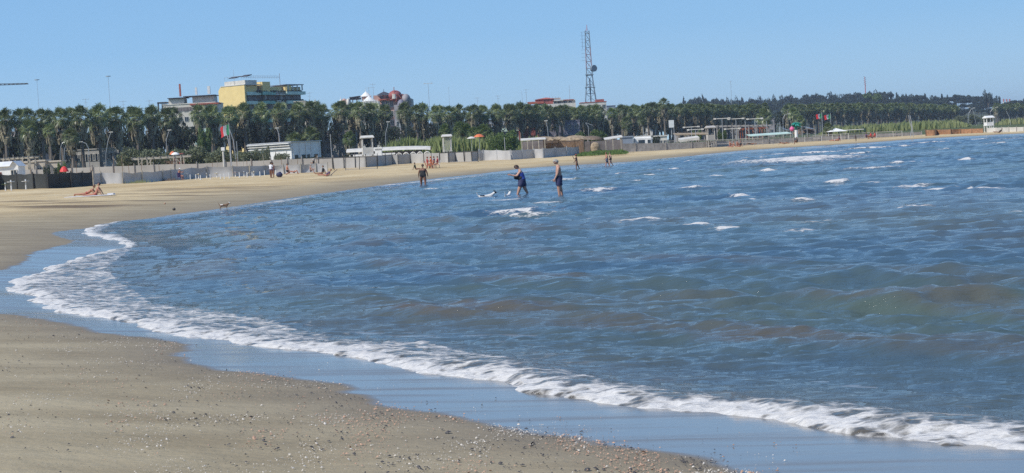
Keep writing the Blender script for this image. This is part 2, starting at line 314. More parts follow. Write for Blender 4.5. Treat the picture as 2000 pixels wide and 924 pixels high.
def build_ground():
    az = np.concatenate([np.linspace(-math.pi, R(-32), 60)[:-1], np.linspace(R(-32), R(-18.5), 60)[:-1], np.linspace(R(-18.5), R(18.5), 560)[:-1], np.linspace(R(18.5), R(32), 60)[:-1], np.linspace(R(32), math.pi, 60)])
    rr = [.5]; 
    while rr[-1] < 8500:
        r = rr[-1]; rr.append(r + (.6 if r < 7 else max(.06, r*r/3000) if r < 45 else .7 if r < 300 else r*.03))
    X, Y = polar(az, np.array(rr)); d = sdist(X, Y); Z = ground_d(X, Y, d)
    dw = pdist(WT, X, Y); iw = inside(WETPOLY, X, Y); sw = np.where(iw, dw, -dw)
    sw = sw + (vnoise(X*1.3, Y*1.3, 3)-.5)*.35*np.clip(12/np.maximum(Y, 1), 0, 1)
    far = sstep(36, 60, Y)
    wet = np.where(Y < 70, sstep(-.25, .22, sw), sstep(-.2, .6, sw)); damp = np.exp(-np.maximum(-sw, 0)/(1.1+far*3.2))*(.85-.25*far)
    gold = sstep(45, 75, Y)*sstep(2, 14, d); weed = sstep(60, 80, Y)*sstep(4, 9, d)*(1-sstep(14, 26, d))*(1-sstep(120, 160, Y))
    green = sstep(265, 300, Y)*sstep(40, 70, d)
    land = ((d > 0) & (Y > 8) & (Y < 60)); Z = Z + np.where(land, (vnoise(X*.8, Y*.8, 5)-.5)*.03*sstep(.5, 4, -sw), 0) + np.where((d > 6) & (Y > 60), (vnoise(X*.35, Y*.25, 8)-.5)*.10*(1-sstep(230,260,Y)), 0)
    o = grid_mesh('beach_ground', X, Y, Z, None, dict(wet=wet, damp=damp, gold=gold, weed=weed, green=green), sand_material())
    o['kind'] = 'structure'; o['label'] = 'sandy beach, golden far across the bay and grey brown with shells in front'
    return o
CAPS = [(1500,331,24,8,1),(1358,366,34,8,1),(1412,374,22,5,1),(1448,379,22,5,1),(1486,383,38,6,1),(1572,385,22,5,1),(1640,353,26,8,1),(1703,357,24,6,1),(1778,361,42,8,1),(1845,363,44,8,1),(1895,363,8,4,1),(1930,366,34,9,1),(1786,399,40,11,1),(1995,408,12,7,1),
 (1270,425,62,8,1),(1362,435,34,8,1),(1420,440,36,6,1),(1160,420,20,4,.8),(1045,417,50,9,1),(1000,411,56,7,1),(1065,391,36,4,.8),(1168,370,46,9,.9),(1690,327,40,5,1),(1720,324,50,4,.7),(1755,316,18,6,1),(1790,313,30,3,.8),(1885,309,16,6,1),(1765,284,14,4,1),(1600,297,60,5,.9),(1675,298,30,5,.9),(1700,288,50,4,.9),(1850,289,16,3,1),(1950,278,30,3,1),(1480,306,50,4,.8),(1435,320,22,4,.9),(1400,342,16,4,.8),(1375,344,14,3,.8),(1268,339,16,5,1),(1240,351,20,4,.7),(1345,313,20,4,.8),(1300,329,40,3,.7),(1210,337,30,3,.6),(1600,430,50,2,.5),(1560,442,60,2,.4),(1300,305,20,3,.7),(1060,372,26,3,.8),(970,388,60,3,.6),(1110,349,40,4,.7),(1820,277,40,3,.8),(1905,271,40,3,.8),(1520,300,40,3,.7),(850,366,30,2.5,.8),(770,361,20,2,.8),(1640,280,40,3,.7),(1560,313,130,22,.85)]
def build_sea():
    az = np.concatenate([np.linspace(R(-22), R(-18.3), 30)[:-1], np.linspace(R(-18.3), R(18.3), 900)[:-1], np.linspace(R(18.3), R(50), 150)[:-1], np.linspace(R(50), R(170), 40)])
    rr = [5.0]
    while rr[-1] < 8500:
        r = rr[-1]; rr.append(r + (.2 if r < 8.5 else max(.035, r*r/7500) if r < 46 else .35 if r < 270 else (r-269)*.08+.35))
    X, Y = polar(az, np.array(rr))
    d = -sdist(X, Y)                        # + at sea
    d = d + np.where((d > -1) & (d < 6), (vnoise(X*1.1, Y*1.1, 11)-.5)*.45 + (vnoise(X*4.5, Y*4.5, 12)-.5)*.16, 0)
    Rr = np.hypot(X, Y); dr = np.gradient(Rr, axis=0)
    Z = np.zeros_like(X); rg = np.random.default_rng(3)
    grp = .55+.9*vnoise(X*.06+3, Y*.10, 21)
    for k in range(56):
        lam = .35*(17**(k/55.0)); ang = rg.normal(R(256), R(11 if lam > 1.5 else 24)); kx, ky = math.cos(ang), math.sin(ang)
        amp = lam*.0068*(1.75 if lam < 1.3 else 1.0*(1.5/lam)**.85) * rg.uniform(.6, 1.3); ph = rg.uniform(0, 6.28)
        fil = np.clip(lam/(3.0*dr*abs(ky)+1e-3)-.6, 0, 1)
        th_ = ((X*kx+Y*ky)*2*math.pi/lam + ph + (1.3*vnoise(X*.25/lam+k*7, Y*.25/lam, 30+k))); s = np.sin(th_)
        sh_ = 1-2*np.abs(np.sin(th_/2+.785))**1.25
        Z += amp*fil*grp*(s if lam < .7 else sh_)
    nn_ = int(np.searchsorted(rr, 62)); xs, ys_, drs = X[:nn_], Y[:nn_], dr[:nn_]; zz = np.zeros_like(xs); g2 = .35+1.3*vnoise(xs*.5, ys_*.9, 23)
    for k in range(30):
        lam = .13*(4.2**(k/29.0)); ang = rg.normal(R(262), R(20)); kx, ky = math.cos(ang), math.sin(ang); fil = np.clip(lam/(2.6*drs*abs(ky)+1e-3)-.7, 0, 1)
        th_ = (xs*kx+ys_*ky)*2*math.pi/lam + rg.uniform(0, 6.28) + 3*vnoise(xs*.35/lam+k*5, ys_*.35/lam, 130+k); zz += lam*.0105*fil*(1-2*np.abs(np.sin(th_/2))**1.2)
    att = .12+.88*sstep(.2, 9, d); Z *= att*1.05; Z[:nn_] += zz*g2*sstep(.3, 2.5, d[:nn_])
    # long low shoaling ridges rolling towards the near shore
    near = sstep(.8, 2.0, d)*(1-sstep(9, 16, d))*(1-sstep(60, 80, Y)); ph = d*2*math.pi/3.6 + 2.5*vnoise(X*.25, Y*.25, 41)
    Z += near*.065*np.maximum(np.sin(ph), -.3)*vnoise(X*.35, Y*.6, 43)*1.6
    shal = np.exp(-np.maximum(d, 0)/1.3)*.95*(1-sstep(60, 90, Y)) + .75*near*sstep(.1, .8, np.sin(ph))*vnoise(X*.35, Y*.6, 43)
    shal += .3*sstep(.62, .8, vnoise(X*.09, Y*.13, 50))
    foam = np.zeros_like(X)
    band = (d > -.6) & (Y < 72); do = pdist(OU, X[band], Y[band]); db = np.maximum(d[band], 0); insea = inside(np.vstack([OU, [(40, -30), (4000, -3000), (9000, 3500), (900, 600)]]), X[band], Y[band])
    t = db/(db+do+1e-6); v = np.where(insea, .16*np.exp(-do/.6), .37+.16*(1-t)**1.2)
    lead = np.exp(-((db-.10)/.17)**2)*.55; v = v*(1-.22*(1-sstep(14, 20, Y[band]))); v = v*(.62+.45*vnoise(X[band]*.9, Y[band]*2.2, 61)+.35*vnoise(X[band]*3.5, Y[band]*5, 64)) + lead*(.35+.6*vnoise(X[band]*2.5, Y[band]*2.5, 62))
    foam[band] = v
    fs = (Y >= 60); foam = np.where(fs, np.maximum(foam, np.exp(-((d-.35)/(.5))**2)*(.10+.75*vnoise(X*.16, Y*.16, 63))*sstep(60, 100, Y)), foam)
    # bore at the water's edge
    bh = (.035+.035*vnoise(X*.5, Y*.5, 71))*(1+.5*(1-sstep(12, 22, Y))); bore = bh*np.exp(-((d-.40)/.42)**2); Z += np.where(d > -1, bore, 0)
    ff = np.clip(foam, 0, 1)*(Y < 60); Z += ff*((vnoise(X*7, Y*7, 81)-.5)*.045+(vnoise(X*18, Y*18, 82)-.5)*.02*(Y < 30))
    for (px, py, ln, th, s) in CAPS:
        cx, cy = G(px, py+1); ppm = F/cy; L = ln/2/ppm*1.45; hh = th/ppm*(.75 if th < 12 else .4); ys = max(.30, min(1.6, hh*1.5)); 
        if th > 12: ys = 6
        m = (np.abs(X-cx) < L*2.4+1) & (np.abs(Y-cy) < ys*4)
        x = X[m]-cx; y = Y[m]-cy - .22*np.abs(x) + (vnoise(X[m]*.9, Y[m]*0, px)-.5)*ys*.9
        e = np.exp(-(x/L/1.15)**2); e2 = np.exp(-(x/L/1.7)**2)
        Z[m] += hh*e2*np.exp(-np.where(y > 0, y/(ys*1.8), y/(ys*.7))**2)
        fo = e*np.exp(-np.where(y > 0, y/(ys*.6), y/(ys*.75))**2)*s*1.5*(.42+1.0*vnoise(X[m]*1.6, Y[m]*2.6, int(py)))
        fo = np.maximum(fo, .5*s*np.exp(-(x/L/1.3)**2)*np.exp(-(np.where(y > 0, y/(ys*3.5), y/ys))**2)*vnoise(X[m]*1.1, Y[m]*3.2, int(py)+5))
        foam[m] = np.maximum(foam[m], fo)
    # faint streaks
    st = sstep(.74, .86, vnoise(X*.25, Y*1.1, 91))*sstep(.5, .8, vnoise(X*.02+1, Y*.03, 92)); foam = np.maximum(foam, .42*st*sstep(60, 120, Y))
    Z = np.where(d < 0, np.minimum(Z, .06)+d*.35, Z)
    keep = d > -.45
    o = grid_mesh('sea_water', X, Y, Z, keep, dict(foam=np.clip(foam, 0, 1.3), shal=np.clip(shal, 0, 1)), water_material())
    o['kind'] = 'structure'; o['label'] = 'choppy blue green sea with whitecaps and a foamy edge on the sand'
    return o
ground_ob = build_ground(); sea_ob = build_sea()
def hx(px, D): return (px-1000)/F*D
# ================================================================== VEGETATION
def leaf_cloud(mb, lobes, n, size, seed, flat=1.0):
    rg = np.random.default_rng(seed); vol = np.array([l[3]*l[4]*l[5] for l in lobes])**.66; pr = vol/vol.sum()
    for k in rg.choice(len(lobes), n, p=pr):
        cx, cy, cz, rx, ry, rz = lobes[k]; u = rg.normal(size=3); u /= np.linalg.norm(u); r = rg.uniform(.35, 1.08)**.5
        p = np.array([cx+u[0]*rx*r, cy+u[1]*ry*r, cz+u[2]*rz*r]); a = rg.normal(size=3); a /= np.linalg.norm(a); b = np.cross(a, rg.normal(size=3)); b /= np.linalg.norm(b)
        s = size*rg.uniform(.5, 1.3); a = a*s; b = b*s*.6*flat
        mb.add([p-a, p-b, p+a, p+b], [(0, 1, 2, 3)])
def palm_crown_mb(seed, droop=0):
    rg = random.Random(seed); mb = MB(); n = 46
    for i in range(n):
        az = i*2.39996+rg.uniform(-.2, .2); t = i/n; el = R(88-140*t)+rg.uniform(-.15, .15)      # from upright to hanging
        L1 = rg.uniform(.65, 1.0)*(1.05 if t < .3 else .9 if t < .7 else .75); d = Vector((math.cos(az)*math.cos(el), math.sin(az)*math.cos(el), math.sin(el)))
        side = Vector((-math.sin(az), math.cos(az), 0)); up = side.cross(d)*-1; p0 = d*.12; p1 = d*L1
        mb.add([p0-side*.02, p0+side*.02, p1+side*.015, p1-side*.015], [(0, 1, 2, 3)])
        tw = rg.uniform(-.6, .6); s2 = (side*math.cos(tw)+up*math.sin(tw)); u2 = d.cross(s2)
        for j in range(11):
            b = (j-5)/5*R(72); ln = rg.uniform(.78, 1.12)*(1-.18*abs(j-5)/5); dr = d*math.cos(b)+s2*math.sin(b)
            m1 = p1+dr*ln*.6+u2*.04; tip = p1+dr*ln+Vector((0, 0, -.28*rg.uniform(.5, 1.3)-.15*t)); wv = (s2*math.cos(b)-d*math.sin(b))*.052
            mb.add([p1, m1-wv, tip, m1+wv], [(0, 1, 2, 3)])
    return mb
def palm_skirt_mb(seed, deep=1.9):
    rg = random.Random(seed); mb = MB()
    for i in range(105):
        az = rg.uniform(0, 6.283); z0 = -rg.uniform(-.05, deep-.3); r0 = .22; r1 = rg.uniform(.5, 1.08)*(1-.32*(-z0)/deep); ln = rg.uniform(.7, 1.2); c, s = math.cos(az), math.sin(az)
        side = Vector((-s, c, 0)); p0 = Vector((c*r0, s*r0, z0)); p1 = Vector((c*r1, s*r1, z0-ln*.35)); p2 = Vector((c*r1*.85, s*r1*.85, z0-ln)); wv = side*rg.uniform(.10, .24)
        mb.add([p0, p1-wv, p2-wv*.5, p2+wv*.6, p1+wv], [(0, 1, 2, 3, 4)])
    return mb
def trunk_mb(seed, r0=.30, r1=.19, n=9):
    rg = random.Random(seed); mb = MB(); k = 7; vs = []; bx, by = rg.uniform(-.3, .3), rg.uniform(-.3, .3)
    for j in range(n+1):
        t = j/n; r = r0*(1-t)**2*.5+r1+(r0-r1)*.5*(1-t)+rg.uniform(-.012, .012)
        for i in range(k): a = 6.2832*i/k; vs.append((bx*t*(1-t)*2+math.cos(a)*r, by*t*(1-t)*2+math.sin(a)*r, t))
    fs = [(j*k+i, j*k+(i+1) % k, (j+1)*k+(i+1) % k, (j+1)*k+i) for j in range(n) for i in range(k)]
    return mb.add(vs, fs)
CROWN = []; SKIRT = []; TRUNK = []
PALM_SECT = [(-200, 262, 'tall fan palm at far left behind the white hut and black fence', 'fan palms behind the black fence'),
 (262, 590, 'tall fan palm in front of the yellow block and its low neighbour', 'fan palms before the yellow block'),
 (590, 800, 'tall fan palm in the row in front of the villa with white cone roofs', 'fan palms before the cone roofed villa'),
 (800, 1020, 'tall fan palm in the row right of the cone roofed villa', 'fan palms above the bright reeds'),
 (1020, 1190, 'tall fan palm in front of the red roofs and below the lattice tower', 'fan palms below the lattice tower'),
 (1190, 1525, 'fan palm in the row right of the lattice tower, behind the beach club', 'fan palms behind the beach club'),
 (1525, 1885, 'small far fan palm between the wooded hill and the long reed bed', 'fan palms beyond the long reed bed'),
 (1885, 2300, 'far fan palm in the clump right of the banded chimneys', 'fan palms at the right edge')]
def sect(px):
    for a, b, l, g in PALM_SECT:
        if a <= px < b: return l, g
def make_palm(k, loc, h, s, label, group, cm='palmleaf'):
    t = thing('fan_palm', label, 'palm tree', loc, random.uniform(0, 6.28), group)
    for lst, nm, mt in ((TRUNK, 'trunk', 'trunk'), (CROWN, 'crown', cm), (SKIRT, 'dead_fronds', 'deadleaf')):
        o = bpy.data.objects.new(nm, lst[k % len(lst)]); COL.objects.link(o); o.parent = t
        if nm == 'trunk': o.scale = (min(s, 1.25), min(s, 1.25), h)
        else: o.location = (0, 0, h); o.scale = (s*random.uniform(.92, 1.1), s*random.uniform(.92, 1.1), s*random.uniform(.95, 1.12))
    return t
def mesh_only(mb, name, mat):
    o = mb.build(name, mat); me = o.data; bpy.data.objects.remove(o); return me
for k in range(5):
    CROWN.append(mesh_only(palm_crown_mb(10+k), 'palm_crown', 'palmleaf')); SKIRT.append(mesh_only(palm_skirt_mb(20+k, 2.2+.45*(k % 3)), 'palm_skirt', 'deadleaf')); TRUNK.append(mesh_only(trunk_mb(30+k), 'palm_trunk', 'trunk'))
PL = [(-70,305),(0,320),(500,385),(1000,457),(1200,540),(1500,650),(1800,850),(2000,960),(2070,1000)]
def DP(px): return float(np.interp(px, [p[0] for p in PL], [p[1] for p in PL]))
TOPY = ([0,60,200,330,400,480,600,740,800,1000,1200,1300,1340,1500,1700,1850,2000,2100], [213,211,207,211,208,203,200,200,204,203,208,201,204,203,202,204,202,200])
def palm_row(step, off, gaps, seed):
    rg = random.Random(seed); P = [Vector((hx(a, D+off), D+off)) for a, D in PL]; out = []; carry = 0.0
    for a, b in zip(P[:-1], P[1:]):
        L = (b-a).length; s = carry
        while s < L:
            q = a.lerp(b, s/L); x = q.x+rg.uniform(-.7, .7); y = q.y+rg.uniform(-1.2, 1.2); px = 1000+F*x/y
            if -30 < px < 2040 and not any(g0 < px < g1 for g0, g1 in gaps): out.append((x, y, px))
            s += step*rg.uniform(.85, 1.15)
        carry = s-L
    return out
npalm = 0
for row, (step, off, gaps) in enumerate([(5.4, 0, [(377,397),(768,783),(1186,1200),(1205,1218),(1514,1545),(1888,1956)]), (5.9, 9, [(378,396),(764,790),(1184,1218),(1510,1548),(1880,1955)])]):
    for x, y, px in palm_row(step, off, gaps, 5+row):
        z = gz(x, y); py = np.interp(px, *TOPY)+random.uniform(-3, 5)*(1 if px < 1200 else .6)+(2 if row else 0)
        s = random.uniform(.92, 1.12)*(1.58 if px < 1300 else 1.6); h = W(px, py, y).z-z-1.3*s
        l, g = sect(px); make_palm(npalm, (x, y, z-.1), h, s, l, g); npalm += 1
# odd palms standing in front of the rows
def extra(px, ytop, D, s, label, cat='palm tree', mat=None, name='fan_palm'):
    p = W(px, ytop, D); z = gz(p.x, D); t = make_palm(random.randrange(5), (p.x, D, z-.1), p.z-z-1.2*s, s, label, None)
    for c in t.children:
        if mat and c.name.startswith('crown'): c.material_slots[0].link = 'OBJECT'; c.material_slots[0].material = M[mat]
    if 'group' in t: del t['group']
    return t
extra(55, 238, 300, 1.25, 'broad fan palm standing forward of the row above the white hut')
extra(95, 243, 300, .95, 'short thin fan palm beside the curved lamp posts at left')
extra(138, 252, 285, 1.15, 'pale crowned short fan palm in front of the row, right of the green cacti')
extra(1296, 193, 560, 1.5, 'tallest fan palm of the row, rising above the others right of the tower')
extra(1254, 226, 520, 1.3, 'shorter fan palm before the white panel, left of the tallest palm')
extra(1222, 230, 500, 1.4, 'shorter broad fan palm just right of the tower, low crown')
extra(1492, 216, 520, 2.0, 'thick trunked date palm with round crown left of the gap in the row')
extra(1550, 212, 560, 1.7, 'leaning crowned palm just right of the gap in the row')
extra(1563, 228, 540, 1.3, 'low pale palm behind the teal palm sculpture')
extra(1194, 212, 480, 1.2, 'lone palm with yellowing fronds in the gap below the tower', mat='youngpalm')
for px, yt, D, s, l in ((868,245,330,1.0,'leftmost young green palm by the white slatted tower'), (898,240,335,1.15,'young green palm just right of the white slatted tower'), (911,243,345,1.1,'tallest of the young green palms in front of the reeds'),
    (926,250,330,1.0,'young green palm left of the orange parasol frame'), (944,244,325,1.25,'young green palm in front of the orange parasol frame'), (682,258,340,1.2,'young green palm behind the pale canopy, left of the wooden lifeguard tower'), (574,262,300,1.3,'low dark palm behind the white flat roofed building'), (606,252,300,1.5,'round dark palm behind the right end of the white building')):
    extra(px, yt, D, s, l, mat='youngpalm' if 'young' in l else None)
# ---- broadleaf trees, conifers, shrubs
def tree_variant(name, seed, kind):
    rg = random.Random(seed); f = MB(); t = MB()
    if kind == 'broad':
        lob = [(rg.uniform(-.55, .55), rg.uniform(-.5, .5), rg.uniform(.5, .85), rg.uniform(.22, .38), rg.uniform(.22, .38), rg.uniform(.16, .26)) for _ in range(9)]
        leaf_cloud(f, lob, 1300, .055, seed); t.cyl((0,0,0), (.02,0,.5), .05, .03, 7)
        for l in lob[:5]: t.cyl((.02,0,.42), l[:3], .025, .01, 5)
    if kind == 'umbrella':
        lob = [(rg.uniform(-.5, .5), rg.uniform(-.5, .5), rg.uniform(.74, .88), rg.uniform(.2, .34), rg.uniform(.2, .34), rg.uniform(.07, .13)) for _ in range(12)]
        leaf_cloud(f, lob, 1300, .05, seed); t.cyl((0,0,0), (0,0,.72), .04, .025, 7)
        for l in lob[:6]: t.cyl((0,0,.6), l[:3], .018, .008, 5)
    if kind == 'cypress':
        lob = [(rg.uniform(-.03, .03), rg.uniform(-.03, .03), z, .16*(1-abs(z-.4)*.9), .16*(1-abs(z-.4)*.9), .12) for z in (.15,.25,.35,.45,.55,.65,.75,.85,.93)]
        leaf_cloud(f, lob, 1100, .045, seed); t.cyl((0,0,0), (0,0,.8), .03, .01, 6)
    if kind == 'shrub':
        lob = [(rg.uniform(-.75, .75), rg.uniform(-.4, .4), rg.uniform(.25, .75), rg.uniform(.25, .42), rg.uniform(.25, .4), rg.uniform(.2, .36)) for _ in range(10)]
        leaf_cloud(f, lob, 2600, .05, seed)
        for l in lob: t.cyl((l[0]*.3,l[1]*.3,0), l[:3], .02, .008, 5)
    return mesh_only(f, name+'_leaves', 'darkfol'), mesh_only(t, name+'_trunk', 'trunk')
VAR = {k: [tree_variant(k, 100+10*i+ord(k[0]), k) for i in range(3)] for k in ('broad', 'umbrella', 'cypress', 'shrub')}
def tree(name, kind, px, ytop, D, wpx, mat, label, cat='tree', group=None, zb=None):
    p = W(px, ytop, D); z = gz(p.x, D) if zb is None else zb; h = max(p.z-z, .5); ww = wpx/F*D/(2 if kind != 'cypress' else .75)
    fm, tm = random.choice(VAR[kind]); t = thing(name, label, cat, (p.x, D, z-.05), random.uniform(0, 6.28), group)
    for nm, me in (('foliage' if kind == 'shrub' else 'crown', fm), ('stem' if kind == 'shrub' else 'trunk', tm)):
        o = bpy.data.objects.new(nm, me); COL.objects.link(o); o.parent = t; o.scale = (ww*1.1, ww*1.1, h)
        if nm in ('crown', 'foliage'): o.material_slots[0].link = 'OBJECT'; o.material_slots[0].material = M[mat]
    return t
rg = random.Random(4)
px = -10
while px < 1540:          # dark trees standing behind the palms
    if not (385 < px < 400 or 770 < px < 800 or 30 < px < 75 or 965 < px < 1060 or 1085 < px < 1130): 
        sec = 'left of the yellow apartment block' if px < 420 else 'between the yellow block and the villa' if px < 700 else 'right of the villa' if px < 1130 else 'right of the lattice tower'
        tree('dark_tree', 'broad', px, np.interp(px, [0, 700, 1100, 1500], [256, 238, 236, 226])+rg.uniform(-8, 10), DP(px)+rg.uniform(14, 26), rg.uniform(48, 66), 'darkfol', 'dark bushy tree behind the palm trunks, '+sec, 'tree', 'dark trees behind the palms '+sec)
    px += rg.uniform(15, 24)
for i, (px, yt, w_, l) in enumerate([(272,291,60,'tamarisk bush filling in behind the left end of the wooden pergola'),(432,290,60,'broad tamarisk bush around the foot of the flagpoles'),(360,288,60,'broad tamarisk bush behind the orange parasol'),(535,296,40,'low tamarisk bush before the corner of the white building'),(252,286,44,'grey green tamarisk bush left of the wooden pergola'),(288,287,46,'grey green tamarisk bush above the middle of the wooden pergola'),(322,288,44,'tamarisk bush behind the right half of the wooden pergola'),(380,284,40,'grey green bush right of the orange parasol'),(405,287,42,'grey green bush just left of the flagpole stand'),(455,292,44,'low bush right of the flagpole stand'),(478,293,36,'low bush before the left end of the white building'),(503,293,22,'small dark bush on the left face of the white building'),(517,286,14,'thin upright bush on the striped face of the white building'),(350,292,26,'yellowish bush beside the orange parasol')]):
    tree('tamarisk_bush', 'shrub', px, yt, 262+i*1.5, w_*1.45, 'lightfol' if 'yellowish' in l else 'greyfol', l, 'bush')
tree('green_tree', 'broad', 395, 246, 330, 34, 'lightfol', 'light green tree in the gap of the palms below the pale flats', 'tree')
for px, yt, w_, D, l in ((985,256,60,300,'dense leafy bush left of the thatched beach bar'),(965,260,40,296,'leafy bush beside the young palms and the beach bar'),(1165,252,54,330,'pale green bush standing behind the thatched roofs'),(1133,256,44,330,'pale green bush behind the middle of the thatched roofs'),(1278,262,18,300,'dark round palm bush beside the caravan'),(1408,252,20,300,'small green bush right of the grey lifeguard tower'),(1362,252,20,320,'small green bush left of the grey lifeguard tower')):
    tree('leafy_bush', 'shrub', px, yt, D, w_, 'lightfol' if 'dark' not in l else 'darkfol', l, 'bush')
# hill and its wood
def hill():
    ax = np.linspace(900, 2500, 90); rr_ = np.linspace(1050, 1500, 24); PX, RR = np.meshgrid(ax, rr_)
    top = np.interp(PX, [900, 1300, 1380, 1500, 1700, 1850, 1960, 2100, 2500], [0, 0, 6, 13, 17, 13, 9, 8, 4]); f = np.sin(np.clip((RR-1050)/300, 0, 1)*math.pi/2)
    Z = 1.2+top*f+(vnoise(PX*.02, RR*.02, 7)-.5)*2*f
    o = grid_mesh('wooded_hill', (PX-1000)/F*RR, RR, Z, None, {}, M['ground_hill']); o['kind'] = 'structure'; o['label'] = 'low dark hill beyond the palms at right'; return o
hill()
def hz(px, D): return 1.2+float(np.interp(px, [900, 1300, 1380, 1500, 1700, 1850, 1960, 2100, 2500], [0, 0, 6, 13, 17, 13, 9, 8, 4]))*math.sin(min(max((D-1050)/300, 0), 1)*math.pi/2)-.5
SKY = ([1330,1350,1365,1390,1410,1440,1500,1560,1650,1690,1740,1800,1850,1880,1930,1960,2000], [200,193,189,194,192,193,192,188,183,180,182,187,186,186,189,196,200])
for row, (D, dy, st) in enumerate(((1360, 0, 11), (1280, 6, 14), (1200, 14, 16), (1120, 22, 16))):
    px = 1335+row*18
    while px < 2030:
        if not (row == 0 and 1957 < px < 1975):
            kd = rg.choice(['umbrella', 'broad', 'broad', 'broad', 'broad', 'umbrella', 'cypress']); yt = np.interp(px, *SKY)+dy+rg.uniform(-3.5, 3.5)-(4 if kd == 'cypress' else 0)
            lb = {'umbrella': 'dark flat topped pine in the wood on the hill behind the far palms', 'broad': 'dark rounded tree in the wood on the hill behind the far palms', 'cypress': 'dark pointed cypress in the wood on the hill behind the far palms'}[kd]
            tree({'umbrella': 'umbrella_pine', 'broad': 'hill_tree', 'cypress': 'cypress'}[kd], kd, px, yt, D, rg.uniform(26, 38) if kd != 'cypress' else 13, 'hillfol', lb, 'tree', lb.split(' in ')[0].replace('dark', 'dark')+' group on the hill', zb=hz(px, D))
        px += st*rg.uniform(.7, 1.2)
tree('umbrella_pine', 'broad', 1929, 179, 1180, 28, 'hillfol', 'big round dark tree on the skyline left of the red and white chimneys', 'tree', zb=hz(1929, 1180))
tree('umbrella_pine', 'broad', 1370, 188, 1180, 26, 'hillfol', 'round dark tree at the left end of the wooded hill, highest there', 'tree', zb=hz(1370, 1180))
tree('hill_tree', 'umbrella', 1705, 180, 1150, 46, 'lightfol', 'bright green flat crowned pine beside the thin mast on the hill', 'tree', zb=hz(1705, 1150))
for px, yt in ((1900,222),(1925,226),(1875,224),(1912,230)): tree('olive_bush', 'shrub', px, yt, 700+px*.05, 34, 'greyfol', 'dusty bush in the gap of the palms left of the white lookout hut', 'bush', 'dusty bushes by the white lookout hut')
# reeds and grass: nobody could count them
def blades(name, label, polys, n, h, wd, mat, seed):
    rg = np.random.default_rng(seed); mb = MB()
    for (x0, x1, D0, D1, hh, m) in polys:
        for _ in range(m):
            px = rg.uniform(x0, x1); D = rg.uniform(D0, D1); x = hx(px, D); z = np.interp(D, [200, 265, 300], [.6, .7, 1.2]); edge = min(1, (px-x0)/(x1-x0)*6+.3, (x1-px)/(x1-x0)*6+.3)
            H = hh*edge*(.55+.6*vnoise(np.array([px*.09]), np.array([D*.12]), seed)[0])*rg.uniform(.7, 1.15); a = rg.uniform(0, 3.14); w2 = wd*rg.uniform(.6, 1.3); ex, ey = math.cos(a)*w2, math.sin(a)*w2; lx, ly = rg.normal(0, .16, 2)*H
            mb.add([(x-ex*.4, D-ey*.4, z), (x+ex*.4, D+ey*.4, z), (x+lx*.5+ex, D+ly*.5+ey, z+H*.6), (x+lx, D+ly, z+H), (x+lx*.5-ex, D+ly*.5-ey, z+H*.6)], [(0, 1, 2, 3, 4)])
    return tag(mb.build(name, mat), label, 'reeds' if 'reed' in name else 'grass', kind='stuff')
blades('tall_reeds', 'bright yellow green reeds between the beach fence and the palms', [(742,1000,305,345,3.9,6500),(1018,1062,322,340,3.0,900)], 0, 0, .22, 'reeds', 3)
blades('reed_bed', 'long bed of pale green reeds in front of the far palms', [(1610,1905,420,640,2.3,8500),(1700,1905,560,800,2.0,2500),(1955,2060,430,560,1.5,1200)], 0, 0, .30, 'drygrass', 4)
blades('green_grass', 'low green grass on the sand right of the grey fence', [(1134,1236,238,262,.62,2600),(1134,1180,234,240,.35,400),(1200,1232,228,236,.4,260)], 0, 0, .06, 'greengrass', 5)
# ================================================================== BUILDINGS
def window_mesh(w, h, mull=1, frame='white'):
    a = MB(); a.box((0, 0, 0), (w, .06, h)); b = MB()
    for x in (-w/2, w/2): b.box((x, -.02, 0), (.09, .12, h+.09))
    for z in (-h/2, h/2): b.box((0, -.022, z), (w-.09, .11, .09))
    if mull: b.box((0, -.025, 0), (.06, .08, h-.09))
    return a, b
def add_windows(t, pts, w, h, yaw=0, frame='offwhite', glass='glass', mull=1):
    a, b = window_mesh(w, h, mull); first = None
    for (x, y, z) in pts:
        if first is None: o = a.build('window', glass, t); f = b.build('frame', frame, o); first = (o, f)
        else:
            o = first[0].copy(); COL.objects.link(o); o.parent = t; f = first[1].copy(); COL.objects.link(f); f.parent = o
        o.location = (x, y, z); o.rotation_euler = (0, 0, yaw)
def block(name, label, px0, px1, ytop, D, depth, mat, yaw=0, cat='building', floors=0, cols=0, wf=1.2, hf=1.4, roof=None, group=None, base=None, fl=3.1, parapet=True, frame='offwhite', bandmat=None, glass='glass'):
    """box building: its front left corner stands at px0, front runs along local x"""
    p0 = W(px0, ytop, D); wd = (px1-px0)/F*D/math.cos(yaw); z0 = gz(p0.x, D) if base is None else base; h = p0.z-z0
    t = thing(name, label, cat, (p0.x, D, z0-.2), yaw, group); h += .2
    m = MB(); m.box((wd/2, depth/2, h/2), (wd, depth, h)); m.build('wall', mat, t)
    if parapet: q = MB(); q.box((wd/2, depth/2, h+.12), (wd+.3, depth+.3, .24)); q.build('roof', roof or mat, t)
    if floors and cols:
        pts = [((i+.5)*wd/cols, -.03, h-(j+.5)*fl-.1) for j in range(floors) for i in range(cols)]
        add_windows(t, pts, wf, hf, frame=frame, glass=glass)
        if bandmat:
            for j in range(floors): bb = MB(); bb.box((wd/2, -.45, h-(j+1)*fl+.15), (wd-.4, .9, .9)); bb.build('balcony', bandmat, t)
    return t, wd, h
